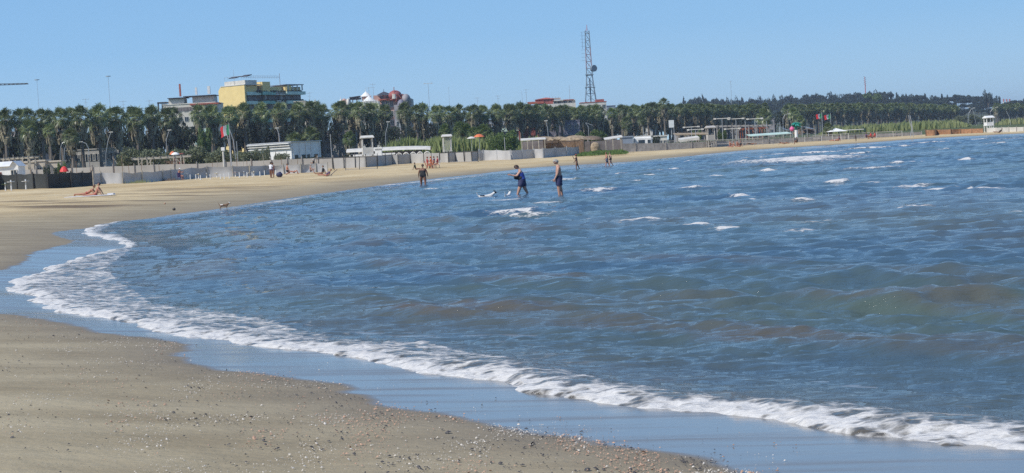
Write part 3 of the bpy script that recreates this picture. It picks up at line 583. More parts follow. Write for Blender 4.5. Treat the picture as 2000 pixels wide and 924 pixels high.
# facades glimpsed between the palm trunks
block('apartment_building', 'brown pink apartment facade behind the palm trunks above the white hut', 28, 84, 246, 372, 12, 'pink', floors=4, cols=5, bandmat='cream')
block('building', 'plain grey block behind the palm trunks left of the pergola', -30, 30, 262, 376, 12, 'greyblock', floors=3, cols=4)
block('building', 'low grey building behind the palm trunks right of the red parasol', 120, 236, 296, 352, 10, 'concrete', floors=1, cols=12, wf=1.6)
block('building', 'pale green building with balconies seen in the palm gap left of the yellow block', 376, 402, 211, 430, 10, 'cream', floors=6, cols=2, bandmat='tealpale', wf=1.6)
block('building', 'dark violet block behind the palms above the white flat roofed building', 500, 560, 256, 415, 10, 'violetgrey', floors=2, cols=3)
block('building', 'dim grey building low behind the palm trunks left of the villa', 590, 690, 262, 420, 10, 'greyblock', floors=2, cols=7)
block('building', 'blue grey building low behind the palms above the reeds', 826, 960, 243, 468, 10, 'bluegrey', floors=3, cols=12, wf=1.4)
block('building', 'pale blue building with red ground floor behind the palms left of the beach bar', 962, 1052, 236, 486, 12, 'bluegrey', floors=4, cols=9, bandmat='tealpale')
t, wd, h = block('red_wall', 'brick red low facade behind the palms above the beach bar', 1013, 1051, 254, 478, 2, 'redpaint', cat='wall')
block('building', 'violet grey building behind the palms right above the beach bar', 1053, 1132, 240, 500, 10, 'violetgrey', floors=3, cols=6)
block('building', 'dim building behind the palms below the tower, above the pale bush', 1134, 1192, 243, 560, 10, 'greyblock', floors=2, cols=5)
block('building', 'grey end wall rising beside the gap of the palms right of the tower', 1176, 1202, 208, 620, 14, 'bluegrey', floors=1, cols=2)
t, wd, h = block('billboard', 'bright white panel glimpsed between the palms right of the tallest palm', 1306, 1316, 235, 545, .5, 'white', cat='billboard', parapet=False, base=W(1311, 248, 545).z); bm_ = MB(); bm_.cyl((wd/2, .6, -3.2), (wd/2, .6, h*.5), .15, .15, 6); bm_.build('post', 'steel', t)
block('building', 'small white building glimpsed between the palms right of the tower', 1261, 1280, 237, 575, 6, 'white', floors=1, cols=3)
block('building', 'low dark building line behind the masts of the beach club', 1320, 1512, 243, 640, 8, 'greyblock', floors=2, cols=16)
# yellow apartment block with green balconies
def yellow_block():
    D = 560; ppm = F/D; c = W(477, 166, D); z0 = 1.2; H = c.z-z0; yaw = R(-35)
    t = thing('apartment_building', 'yellow apartment block with green balconies rising above the palms', 'building', (c.x, D, z0))
    ex = Vector((math.cos(yaw), math.sin(yaw), 0)); ey = Vector((-math.sin(yaw), math.cos(yaw), 0))      # ex along the yellow wall towards the corner, ey along the facade away
    Lw = 58/ppm/math.cos(yaw); Lf = 98/ppm/abs(math.sin(yaw)); rot = Matrix.Rotation(yaw, 3, 'Z')
    def P(a, b, z): return ex*a+ey*b+Vector((0, 0, z))
    def bx(m, a0, a1, b0, b1, z0_, z1): m.box(P((a0+a1)/2, (b0+b1)/2, (z0_+z1)/2), (a1-a0, b1-b0, z1-z0_), rot=rot)
    m = MB(); bx(m, -Lw, 0, 0, .7, 0, H-1.3); 
    v = [P(-Lw, 0, H-1.3), P(-Lw+1.1, 0, H), P(0, 0, H), P(0, 0, H-1.3), P(-Lw, .7, H-1.3), P(-Lw+1.1, .7, H), P(0, .7, H), P(0, .7, H-1.3)]
    m.add(v, [(0, 3, 2, 1), (4, 5, 6, 7), (0, 1, 5, 4), (1, 2, 6, 5), (2, 3, 7, 6)]); m.build('side_wall', 'yellow', t)
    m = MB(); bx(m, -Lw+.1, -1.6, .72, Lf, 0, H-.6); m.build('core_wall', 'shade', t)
    m = MB(); bx(m, -Lw+1.2, .15, -.15, Lf*.28, H+.02, H+.25); m.build('roof_edge', 'offwhite', t)
    m = MB(); bx(m, -Lw+2.2, -.4, .9, Lf*.22, H+.26, H+1.7); m.build('penthouse', 'offwhite', t)
    fl = 3.15
    for k in range(7):
        zt = H-2.9-k*fl
        for b0, b1, out, mt in ((.8, Lf*.26, .2, 'tealpale'), (Lf*.27, Lf*.36, .9, 'teal'), (Lf*.37, Lf*.50, .4, 'teal'), (Lf*.51, Lf*.66, .5, 'white'), (Lf*.67, Lf*.80, 1.0, 'tealpale'), (Lf*.81, Lf, .8, 'tealpale')):
            if mt == 'white':
                q = MB()
                for s_ in range(3): bx(q, -1.6, out-.2, b0, b1, zt-.5+s_*.45, zt-.28+s_*.45)
                q.build('balcony', 'white', t)
            else: q = MB(); bx(q, -1.6, out, b0, b1, zt-.55, zt-.4); bx(q, out-.12, out, b0, b1, zt-.4, zt+.55); bx(q, -1.6, out-.12, b0, b0+.12, zt-.4, zt+.55); bx(q, -1.6, out-.12, b1-.12, b1, zt-.4, zt+.55); q.build('balcony', mt, t)
    for b in (.35, .62): q = MB(); bx(q, -1.6, -.5, Lf*b, Lf*b+.6, 0, H-3); q.build('party_wall', 'concrete', t)
    # top storey volumes in yellow, set back
    for b0, b1, a1, zt in ((.8, Lf*.24, -.9, H-.1), (Lf*.29, Lf*.42, .2, H+1.1), (Lf*.43, Lf*.64, -.6, H-.7), (Lf*.70, Lf*.78, .1, H-.2), (Lf*.79, Lf*.97, -.9, H-.9)):
        q = MB(); bx(q, -Lw*.8, a1, b0, b1, H-2.9, zt); q.build('top_storey', 'yellow', t)
    q = MB(); bx(q, -Lw*.7, .2, Lf*.68, Lf, H+.02, H+.25); q.build('roof_slab', 'bluegrey', t)
    for b in (.72, .80, .88, .965): q = MB(); bx(q, -.1, .1, Lf*b, Lf*b+.5, H-1.9, H+.02); q.build('pillar', 'offwhite', t)
    # railing + dark solar panels on the roof
    q = MB(); a0, b0 = -Lw+2.4, 1.4
    for i in range(22): p = P(-1.2, .9+i*Lf*.029, H+2.2); q.cyl(p, p+Vector((0, 0, 1.0)), .04, .04, 4)
    for z in (2.7, 3.2): q.cyl(P(-1.2, .9, H+z), P(-1.2, Lf*.63, H+z), .04, .04, 4)
    for i in range(6): p = P(-Lw+2.4+i*1.6, .9, H+2.2); q.cyl(p, p+Vector((0, 0, 1.0)), .04, .04, 4)
    q.cyl(P(-Lw+2.4, .9, H+3.2), P(-1.2, .9, H+3.2), .04, .04, 4); q.build('roof_railing', 'steel', t)
    q = MB(); r2 = rot @ Matrix.Rotation(R(14), 3, 'X'); q.box(P(-Lw*.52, 2.2, H+3.0), (3.6, 2.2, .25), rot=r2); q.box(P(-Lw*.16, 3.2, H+3.3), (3.4, 2.2, .25), rot=r2); q.build('solar_panel', 'darkroof', t)
    q = MB(); q.cyl(P(-Lw*.42, .6, H+.2), P(-Lw*.42, .6, H+5.6), .06, .04, 5); q.build('antenna', 'steel', t); q = MB(); q.cyl(P(-1.1, Lf*.635, H), P(-1.1, Lf*.635, H+4.2), .12, .1, 5); q.build('antenna', 'steel', t)
    q = MB(); bx(q, -Lw*.55, -Lw*.55+.3, -.04, .02, H-8.4, H-7.2); q.build('window', 'glass', t)
    q = MB(); q.cyl(P(.2, Lf+.4, H-7.4), P(2.2, Lf+3.2, H-7.4), 1.6, 1.6, 12); bx(q, -1, 3.3, Lf-.5, Lf+4, H-8.2, H-6.9); q.build('end_balcony', 'teal', t)
    q = MB(); 
    for k in range(40):
        b = Lf*(.2+.78*((k*37) % 40)/40); q.ell(P(-.1+random.uniform(-.2, .5), b, H-2.6-3.15*(k % 2)+.3), (.5, .7, .45), 6, 4)
    q.build('balcony_plants', 'darkfol', t)
    for k in range(5):
        for j, b in enumerate((.1, .2, .31, .44, .57, .73, .77, .86, .93)):
            q = MB(); bx(q, -1.58, -1.45, Lf*b, Lf*b+1.3, H-5.9-3.15*k, H-3.9-3.15*k); q.build('window', 'glass', t)
yellow_block()
# low pale terrace building left of it
t, wd, h = block('terrace_building', 'pale low rise with terraces and flat awning roofs left of the yellow block', 318, 420, 206, 500, 14, 'palewall', floors=5, cols=8, fl=3.0, frame='concrete')
def localx(px, px0, D): return (px-px0)/F*D
def sub(t, name, mat, boxes):
    m = MB()
    for c, s_ in boxes: m.box(c, s_)
    return m.build(name, mat, t)
S = 500/F
sub(t, 'roof_terrace', 'offwhite', [((26*S, 3, h+1.0), (30*S, 5, 1.6)), ((78*S, 4, h+1.2), (42*S, 6, 1.8))])
sub(t, 'awning_roof', 'darkroof', [((72*S, 3, h+2.3), (62*S, 7, .2)), ((28*S, 2.5, h+2.0), (36*S, 6, .2))])
sub(t, 'awning', 'darkroof', [((-3*S, 3, h+.9), (17*S, 5, .35)), ((-10*S, .9, h-.9), (.4, .4, 3.4)), ((-1*S, 4, h-.5), (8*S, 4, 2))])
sub(t, 'chimney', 'white', [((63*S, 3, h+3.9), (.6, .6, 2.2))]); sub(t, 'chimney', 'white', [((88*S, 3, h+4.0), (.8, .8, 2.4))]); sub(t, 'chimney', 'redroof', [((33*S, 2, h+4.4), (.5, .5, 3.8))])
sub(t, 'terrace_slab', 'redroof', [((82*S, 1, h-.3), (56*S, 5, .35))]); sub(t, 'gallery_shade', 'shade', [((40*S, -.06, h-1.5), (50*S, .1, 1.1))])  # flat dark strip paints the shade of an open gallery on the front
# villa with cone roofs
def villa():
    D = 520; S = D/F; p = W(665, 203, D); z0 = 1.2; t = thing('villa', 'rambling pink villa with white cone roofs and red dome frame rising above the palms', 'building', (p.x, D, z0)); h = p.z-z0
    Z = lambda px, py: W(px, py, D).z-z0
    X = lambda px, py=200: W(px, py, D).x-p.x
    def bx(name, mat, x0, x1, yb, yt, y0=0, dp=8):
        m = MB(); a, b = X(x0), X(x1); zt = Z((x0+x1)/2, yt); zb = Z((x0+x1)/2, yb) if yb else 0; m.box(((a+b)/2, y0+dp/2, (zt+zb)/2), (b-a, dp, zt-zb)); return m.build(name, mat, t)
    bx('wall', 'cream', 663, 703, None, 202); bx('wall', 'pink', 702, 800, None, 196, 1); bx('tower_wall', 'offwhite', 705, 742, None, 199, -2.5, 3); bx('tower_wall', 'greyblock', 770, 793, None, 205, -3, 4); bx('side_wall', 'concrete', 793, 803, None, 192, 2, 12)
    bx('upper_storey', 'pink', 728, 765, 196, 185, 3, 6); bx('upper_storey', 'redpaint', 763, 788, 197, 184, .5, 5); bx('upper_storey', 'pink', 706, 722, 196, 188, 2, 5); bx('terrace', 'shade', 684, 703, 194, 191, .5, 5)
    for a, b, yb, yt in ((702, 726, 188, 178), (707, 735, 198, 187), (735, 764, 184, 178), (660, 672, 200, 193)):
        m = MB(); xa, xb = X(a), X(b); m.cone(((xa+xb)/2, 0 if yb > 190 else 3, Z((a+b)/2, yb)), (xb-xa)/2, Z((a+b)/2, yt)-Z((a+b)/2, yb), 14); m.cyl(((xa+xb)/2, 0 if yb > 190 else 3, Z((a+b)/2, yt)-.4), ((xa+xb)/2, 0 if yb > 190 else 3, Z((a+b)/2, yt)+.8), .12, .04, 5); m.build('cone_roof', 'white' if a != 735 else 'darkroof', t)
    m = MB(); m.add([(X(683), 0, Z(683, 190)), (X(703), 0, Z(703, 187)), (X(703), 5, Z(703, 187)), (X(683), 5, Z(683, 190)), (X(683), 0, Z(683, 190)-.3), (X(703), 0, Z(703, 187)-.3), (X(703), 5, Z(703, 187)-.3), (X(683), 5, Z(683, 190)-.3)], [(0,1,2,3),(4,7,6,5),(0,4,5,1),(1,5,6,2),(2,6,7,3),(3,7,4,0)])
    for xx in (684, 689, 697): m.cyl((X(xx), .2, Z(xx, 201)), (X(xx), .2, Z(xx, 189)), .15, .15, 5)
    m.build('veranda_roof', 'darkroof', t)
    for cx, w_, yb, yt, mt in ((772, 13, 186, 176, 'redpaint'), (784, 8, 207, 194, 'violetgrey'), (672, 7, 203, 192, 'pink'), (680, 5, 203, 192, 'offwhite'), (793, 9, 194, 183, 'greyblock')):
        m = MB(); m.ell((X(cx), 1.0 if mt != 'violetgrey' else -1.5, Z(cx, yb)), (w_*S, 2.5, Z(cx, yt)-Z(cx, yb)), 14, 8); m.build('dome', mt, t, smooth=True)
    m = MB(); a = Vector((X(778), -1, Z(778, 183)))
    for bx_, by_ in ((774, 199), (779, 200), (788, 198)): m.cyl(a, (X(bx_), -2 if bx_ != 779 else 1, Z(bx_, by_)), .07, .07, 5)
    m.cyl((X(771.5), -1, Z(771, 195)), (X(771.5), -1, Z(771, 170)), .14, .1, 6); m.build('flag_frame', 'redroof', t)
    m = MB(); m.cyl((X(771.5), -.8, Z(771, 193)), (X(771.5), -.8, Z(771, 184)), .8, .8, 10); m.build('water_tank', 'offwhite', t)
    m = MB()
    for k in range(12): px = 706+k*3; m.box((X(px), -2.56, Z(px, 203)), (.18, .12, 2.6))
    m.build('balustrade', 'white', t)
    for a_, b_ in ((740, 762), (755, 780)):
        m = MB(); m.box(((X(a_)+X(b_))/2, .4, Z(a_, 195)), (X(b_)-X(a_), 2.4, .35)); m.build('roof_edge', 'redroof', t)
    add_windows(t, [(X(px), .95, Z(px, py)) for px in (748, 756, 764) for py in (203, 222, 240)]+[(X(px), -3.05, Z(px, 243)) for px in (776, 783, 789)], 1.0, 1.8, frame='white')
    add_windows(t, [(X(px), 2.95, Z(px, 191)) for px in (745, 757)]+[(X(px), -2.55, Z(px, 212)) for px in (712, 721, 730)], .9, 1.3, frame='redpaint')
villa()
for px, yt in ((615, 195), (600, 200)):
    p = W(px, yt, 500); q = MB(); h = 18/F*500*(.5 if px == 615 else .35); r = (13 if px == 615 else 9)/2/F*500*1.2; z0 = p.z-h; q.cone((0, 0, 0), r, h, 12)
    t = thing('pavilion', ('larger' if px == 615 else 'smaller')+' white cone roofed pavilion top between the yellow block and the villa', 'pavilion', (p.x, 500, 1.2)); o = q.build('cone_roof', 'white', t); o.location = (0, 0, z0-1.2); m = MB(); m.cyl((0, 0, 0), (0, 0, z0-1.2), r*.8, r*.8, 10); m.build('wall', 'cream', t)
block('flat_roofed_building', 'low pale flat roofed building top just right of the yellow block', 574, 596, 199.5, 520, 10, 'cream', floors=2, cols=2)
# red roofed houses
def redhouse():
    D = 600; p = W(1032, 198, D); t = thing('red_roofed_house', 'house with brick red upper storey and shallow hipped roof left of the lattice tower', 'building', (p.x, D, 1.2)); Z = lambda px, py: W(px, py, D).z-1.2; X = lambda px: W(px, 195, D).x-p.x
    def bx(name, mat, x0, x1, yb, yt, y0=0, dp=8):
        m = MB(); a, b = X(x0), X(x1); zt = Z((x0+x1)/2, yt); zb = Z((x0+x1)/2, yb) if yb else 0; m.box(((a+b)/2, y0+dp/2, (zt+zb)/2), (b-a, dp, zt-zb)); return m.build(name, mat, t)
    bx('wall', 'offwhite', 1031, 1124, None, 203, 0, 10); bx('upper_storey', 'redpaint', 1046, 1082, 203, 193.5, 2, 7); bx('lower_roof', 'redroof', 1030, 1062, 203, 198.5, -.4, 4); bx('upper_storey', 'cream', 1081, 1124, 203, 195.5, 1.5, 7); bx('roof_slab', 'redroof', 1079, 1121, 195.8, 194.6, .6, 9); bx('roof_terrace', 'concrete', 1074, 1096, 193.5, 190.5, 5, 3); bx('parapet', 'offwhite', 1082, 1100, 197, 195, -.1, 1)
    m = MB(); a, b = X(1045), X(1083); z = Z(1064, 193.4); zt = Z(1066, 189.8); m.add([(a, 1.5, z), (b, 1.5, z), (b, 9.5, z), (a, 9.5, z), ((a*.35+b*.65), 5.5, zt), ((a*.45+b*.55), 5.5, zt)], [(0, 1, 4, 5), (1, 2, 4), (2, 3, 5, 4), (3, 0, 5), (0, 3, 2, 1)]); m.build('hipped_roof', 'redroof', t)
    add_windows(t, [(X(px), 1.4, Z(px, 200)) for px in (1084, 1092, 1104, 1114)], 1.2, 1.3, frame='white')
    m = MB(); 
    for px in (1074, 1080, 1086, 1092): m = MB(); m.cyl((X(px), 5, Z(px, 192)), (X(px), 5, Z(px, 187.5)), .06, .04, 4); m.build('antenna', 'steel', t)
redhouse()
t, wd, h = block('red_roofed_house', 'low house with flat pinkish red roof directly below the lattice tower', 1134, 1184, 201.5, 590, 9, 'offwhite', floors=1, cols=5, roof='redroof'); sub(t, 'roof_terrace', 'redpaint', [((38/F*590, 3, h+.6), (16/F*590, 5, .8))])
# lattice tower
def tower():
    D = 620; p = W(1154.3, 203, D); z0 = 1.2; t = thing('lattice_tower', 'tall red and steel lattice radio tower with a dish above the red roofs', 'tower', (p.x, D, z0)); Z = lambda py: W(1150, py, D).z-z0
    H = Z(60); zk = Z(153); zb = Z(203)
    hw = lambda z: .5*(.9+ (2.0-.9)*0 + 0) if 0 else (0.75 + .35*max(0, (H-z)/(H-zk)) if z > zk else 1.1+(zk-z)/(zk-zb)*1.0)
    segs = []; z = 0; k = 0
    while z < H-.1: segs.append(z); z += 2.6 if z > zk else 3.4
    segs.append(H)
    for mat, par in (('towersteel', 0), ('towerpink', 1)):
        m = MB()
        for i, (a, b) in enumerate(zip(segs[:-1], segs[1:])):
            red = 1 if (a > zk and (i//3) % 2) else 0
            if red != par: continue
            ra, rb = hw(a), hw(b)
            for sx_, sy_ in ((-1,-1),(1,-1),(1,1),(-1,1)): m.cyl((sx_*ra, sy_*ra, a), (sx_*rb, sy_*rb, b), .13, .13, 5)
            for (x0, y0), (x1, y1) in (((-1,-1),(1,-1)),((1,-1),(1,1)),((1,1),(-1,1)),((-1,1),(-1,-1))):
                m.cyl((x0*ra, y0*ra, a), (x1*rb, y1*rb, b), .05, .05, 4); m.cyl((x1*ra, y1*ra, a), (x0*rb, y0*rb, b), .05, .05, 4); m.cyl((x0*ra, y0*ra, a), (x1*ra, y1*ra, a), .07, .07, 4)
        m.build('lattice', mat, t)
    m = MB(); m.cyl((0, 0, 0), (0, 0, zk), .25, .25, 6); m.build('cable_duct', 'towersteel', t)
    m = MB(); m.cyl((0, 0, H), (0, 0, Z(48)), .16, .08, 6); m.cyl((-.5, 0, H), (-.5, 0, Z(56)), .06, .04, 5); m.build('top_mast', 'towerred', t)
    m = MB(); zd = Z(134.5); m.cyl((1.3, -1.2, zd), (1.9, -2.2, zd), 1.25, 1.25, 14); m.cyl((.8, 0, zd), (1.5, -1.3, zd), .12, .12, 5); m.build('dish', 'towersteel', t, smooth=False)
    for py in (146, 171): m = MB(); r = hw(Z(py))+.5; m.box((0, 0, Z(py)), (2*r, 2*r, .15)); m.box((0, -r, Z(py)+.6), (2*r, .06, .06)); m.build('platform', 'towersteel', t)
    m = MB()
    for k in range(9): m.cyl((-.8, 0, Z(62+k*7)), (-2.6, 0, Z(62+k*7)), .04, .04, 4); 
    m.cyl((-2.0, 0, Z(95)), (-2.0, 0, Z(62)), .07, .07, 5); m.build('side_antenna', 'towersteel', t)
tower()
def mast(px, ytop, D, r, label, name='mast', mat='steel', head=None, cat='mast', group=None, ybase=None):
    p = W(px, ytop, D); z = gz(p.x, D) if ybase is None else W(px, ybase, D).z; t = thing(name, label, cat, (p.x, D, z), 0, group); h = p.z-z
    m = MB(); m.cyl((0, 0, 0), (0, 0, h), r, r*.6, 6); m.build('pole', mat, t)
    if head == 'ring': m = MB(); m.cyl((0, 0, h-.1), (0, 0, h+.1), .8, .8, 10); m.build('lamp_ring', mat, t)
    if head == 'bar': m = MB(); m.box((0, 0, h), (2.6, .15, .12)); m.box((-1.3, 0, h), (.4, .5, .25)); m.box((1.3, 0, h), (.4, .5, .25)); m.build('lamp_head', 'offwhite', t)
    if head == 'tv':
        m = MB(); m.cyl((-1, 0, h-.3), (1, 0, h-.3), .035, .035, 4)
        for k in range(6): m.cyl((-.9+k*.35, -.5, h-.3), (-.9+k*.35, .5, h-.3), .025, .025, 4)
        m.cyl((-.6, 0, h-1.3), (.6, 0, h-1.3), .03, .03, 4); m.build('antenna_head', mat, t)
    return t
for px, yt, D, r, hd, l in ((72,156,520,.07,'ring','very thin tall floodlight mast in the sky, nearer the crane'),(211,149,520,.08,'ring','very thin tall floodlight mast in the sky between crane and pale low rise'),(836,163,560,.09,'bar','thin tall lamp mast right of the villa'),(1027,174,640,.10,'tv','thin mast in the sky left of the red roofed house'),(1019,178,640,.08,None,'thinner shorter mast just left of another, left of the red roofed house'),(1111.5,166,610,.10,None,'thin mast close left of the lattice tower'),(291,195,480,.08,'tv','TV aerial at the left end of the pale low rise'),(728,163,520,.07,'tv','TV aerial above the villa, tallest of its roof'),(720,170,520,.07,'tv','TV aerial above the villa, left one'),(1427,158,1000,.14,'tv','thin mast in the sky over the left end of the hill'),(167,192,480,.07,'tv','small TV aerial behind the palm tops, left of the tall floodlight mast'),(240,196,480,.07,'tv','small TV aerial behind the palm tops, right of the tall floodlight mast'),(972,186,620,.07,'tv','small TV aerial above the palms, far left of the red roofed house'),(876,170,600,.06,None,'very thin aerial in the sky well right of the villa'),(604,180,520,.06,'tv','small aerial between the yellow block and the villa'),(932,190,600,.06,'tv','tiny aerial above the palms midway between villa and red roofs')):
    mast(px, yt, D, r, l, head=hd, name='antenna_mast' if hd in ('tv', None) else 'floodlight_mast')
t = mast(1689, 150, 1340, .45, 'slim dark radio mast standing on top of the wooded hill', 'radio_mast', 'towerred', ybase=190)
m = MB(); h = W(1689,150,1340).z-W(1689,190,1340).z
for k in range(5): m.cyl((0, 0, h*.55+k*1.6), (1.1, 0, h*.55+k*1.6+.5), .12, .12, 4); m.cyl((0, 0, h*.6+k*1.6), (-1.1, 0, h*.6+k*1.6+.5), .12, .12, 4)
m.build('antenna_arms', 'towersteel', t)
for i, px in enumerate((1960, 1966, 1972)):
    p = W(px, 193.5, 1500); t = thing('chimney', ('leftmost','middle','rightmost')[i]+' of the three banded chimneys on the skyline at the right', 'chimney', (p.x, 1500, 0), 0, 'three chimneys on the skyline'); h = p.z
    m = MB(); m.cyl((0, 0, 0), (0, 0, h), 0.75, .65, 10); m.build('shaft', 'offwhite' if i < 2 else 'greyblock', t)
    for k in (0, 2): m = MB(); m.cyl((0, 0, h-2.3-k*2.2), (0, 0, h-k*2.2+.02), 0.72+.03*k, .70+.03*k, 10); m.build('red_band', 'towerred', t)
# crane
def crane():
    D = 700; a = W(55, 163.5, D); b = W(-160, 172, D); z = 1.2; t = thing('tower_crane', 'end of a dark tower crane jib reaching in at the upper left', 'crane', (b.x, D, z)); h = b.z-z; L = a.x-b.x; dz = a.z-b.z
    m = MB(); n = 26
    def q(i, o): s = i/n; return Vector((L*s, 0, h+dz*s))+Vector(o)
    for i in range(n):
        tp = (0, 0, .9*(1-i/n)+.15); tq = (0, 0, .9*(1-(i+1)/n)+.15); 
        m.cyl(q(i, tp), q(i+1, tq), .14, .14, 4)
        for y in (-.5, .5): m.cyl(q(i, (0, y, -.15)), q(i+1, (0, y, -.15)), .12, .12, 4); m.cyl(q(i, (0, y, -.15)), q(i+1, tq), .06, .06, 4)
    m.build('jib', 'darkmetal', t); m = MB()
    for sx_, sy_ in ((-1,-1),(1,-1),(1,1),(-1,1)): m.cyl((sx_*.9, sy_*.9, 0), (sx_*.9, sy_*.9, h+4), .15, .15, 5)
    for k in range(int(h/2.2)): m.cyl((-.9, -.9, k*2.2), (.9, -.9, k*2.2+2.2), .07, .07, 4); m.cyl((.9, .9, k*2.2), (.9, -.9, k*2.2+2.2), .07, .07, 4)
    m.build('mast', 'darkmetal', t); m = MB(); m.box((-5, 0, h), (10, 1, .8)); m.box((-9, 0, h-1), (2.5, 1.2, 2)); m.build('counter_jib', 'darkmetal', t)
crane()
# ================================================================== BEACH FENCES AND CLUB
def fence(name, label, cat, pts, panel, post, D=None, pr=.06, over=.15, rail=None, sag=.06, bottom=True):
    """pts: (px, y of foot, y of top); foot hit on the sand unless a depth D is given"""
    q = []
    for i, (px, yb, yt) in enumerate(pts):
        if D is None: p = hit(px, yb)
        else: d = D(px) if callable(D) else D; x = hx(px, d); p = Vector((W(px, yt, d).x, d, gz(x, d)))
        q.append((p, W(px, yt, p.y).z))
    o = q[0][0].copy(); t = thing(name, label, cat, o)
    if panel:
        m = MB(); vs = []; fs = []; n = 0
        for (a, za), (b, zb) in zip(q[:-1], q[1:]):
            k = 4
            for j in range(k+(1 if b is q[-1][0] else 0)):
                s = j/k; p = a.lerp(b, s)-o; bow = math.sin(s*math.pi)*sag*random.uniform(.3, 1.2); zt = (za+(zb-za)*s)-o.z-bow*1.4; zb_ = p.z-.05
                for w_ in (0, .33, .66, 1): vs.append((p.x, p.y+bow*math.sin(w_*3.14)*3+random.uniform(-.04, .04), zb_+(zt-zb_)*w_))
                n += 1
        fs = [(4*i+j, 4*i+4+j, 4*i+5+j, 4*i+1+j) for i in range(n-1) for j in range(3)]
        m.add(vs, fs); m.build('panel', panel, t, smooth=True)
    for p, zt in q:
        m = MB(); p = p-o; lean = random.uniform(-.06, .06); m.cyl((p.x, p.y-.08, p.z-.3), (p.x+lean, p.y-.08, zt-o.z+over), pr, pr*.9, 6); m.build('post', post, t)
    if rail:
        for fr, nm in rail:
            m = MB(); m.tube([Vector(((p-o).x, (p-o).y-.1, (p-o).z+(zt-p.z)*fr)) for p, zt in q], .045, 5); m.build('rail', nm, t)
    return t
fence('screen_fence', 'black mesh screen fence at the left edge of the beach', 'fence', [(-45,374,342),(3,371,340.5),(34,370,340),(66,369.5,338.5),(95,368.5,339),(120,367,337.5),(140,366,336.5),(162,364,336.5),(181,362.5,335.5)], 'blackmesh', 'darkmetal')
fence('cloth_fence', 'grey cloth fence on posts behind the sunbathers, running from the black fence', 'fence', [(183,361,337.5),(199,360,337),(240,358.5,336.5),(279,356.5,335.5),(319,354,332.5),(336,353,331),(376,348.5,327.5),(405,347,325.5),(456,345,324.5),(488,343.5,323.5),(519,341.5,323),(555,340,321.5),(588,338.5,320.5),(618,337,319),(640,336,318.5)], 'palecloth', 'oldwood', sag=.10)
fence('cloth_wall', 'long beige cloth wall behind the grey fence, up to the second frame of poles', 'fence', [(36,0,331),(70,0,331),(100,0,331),(140,0,328),(180,0,326.5),(220,0,325),(262,0,323.5),(300,0,321.5),(340,0,320.5),(385,0,320),(440,0,316.5),(490,0,314.5),(530,0,312.5),(560,0,311),(590,0,310),(620,0,308.5),(650,0,307.5)], 'backcloth', 'rail', D=250, sag=.02, pr=.08, over=.35)
fence('cloth_fence', 'taut beige cloth fence with dark posts behind the wooden lifeguard tower and the parasol group', 'fence', [(650,329.5,307.5),(672,328.5,307),(694,327.5,305.5),(716,326.5,304.5),(738,325,303.5),(753,322.5,303),(767,321.5,302.5),(778,321,302),(802,319.5,300.5),(828,318.5,299.5),(843,318,299),(860,317.5,298.5),(876,317.5,298),(890,316.5,297.5),(907,316,297),(922,315.5,296.5),(934,314.5,296)], 'greycloth', 'darkmetal', sag=.02, over=.3)
fence('cloth_fence', 'pale grey cloth fence in front of the thatched beach bar', 'fence', [(936,314,292.5),(945,313.5,293),(971,312.5,293),(998,312,293.5),(1021,310.5,292),(1044,309,291),(1061,308.5,290),(1085,306.5,288.5),(1107,305,287),(1131,302.5,286.5)], 'palecloth', 'steel', sag=.05)
def railfence(label, pts, panel='rail', post='rail'):
    return fence('rail_fence', label, 'fence', pts, None, post, rail=((.45, 'rail'), (.97, 'rail')), over=.02, pr=.05)
railfence('grey post and rail fence in front of the caravan and tents', [(1227,294,277.5),(1244,293,277),(1260,292.3,276),(1290,291.5,275.5),(1308,291,275),(1330,290,274.5),(1346,289.5,274),(1380,288.5,273)])
railfence('long grey rail fence from the grey lifeguard tower to the pink sunbathers and beyond', [(1400,288,273),(1424,287,272.5),(1452,285.5,270.5),(1473,284.5,270),(1490,284,269.5),(1510,282.5,268.5),(1527,281.5,267.5),(1548,280,267)])
fence('promenade_wall', 'low grey brown slatted wall behind the rail fences of the beach club', 'wall', ((a, b, c+3.5) for a, b, c in [(1200,0,277),(1240,0,276.5),(1300,0,276),(1350,0,274.5),(1400,0,271.5),(1450,0,270.5),(1500,0,268),(1550,0,265.5),(1600,0,262.5),(1650,0,260),(1700,0,258),(1750,0,256),(1800,0,254)]), 'rail', 'rail', D=lambda px: float(np.interp(px, [1200, 1560, 1800], [274, 285, 290])), sag=.01)
railfence('white posted rail fence behind the red group of bathers', [(1572,277.5,265),(1588,276.5,264.5),(1604,275.8,263.5),(1626,274.8,262.5),(1643,274,261.5),(1658,273.3,260.5),(1685,271.5,259),(1712,270,258),(1745,268.5,256.5),(1762,267.6,255.5)], post='offwhite')
fence('reed_screen', 'reddish reed screen wall along the far sand', 'fence', [(1808,265.6,254),(1826,264.8,253.2),(1830,262.9,253.3),(1857,262.3,252.8),(1876,261.3,252),(1898,260.4,251.5),(1920,259.6,250.8)], 'reedmat', 'wood', sag=.02)
fence('plank_wall', 'pale plank wall right of the white lookout hut', 'fence', [(1926,259,250),(1945,258.2,249.5),(1957,258,249),(1970,257.6,248.6),(1985,257,248.3),(2000,256.3,248),(2020,255,247)], 'offwhite', 'rail', sag=.01)
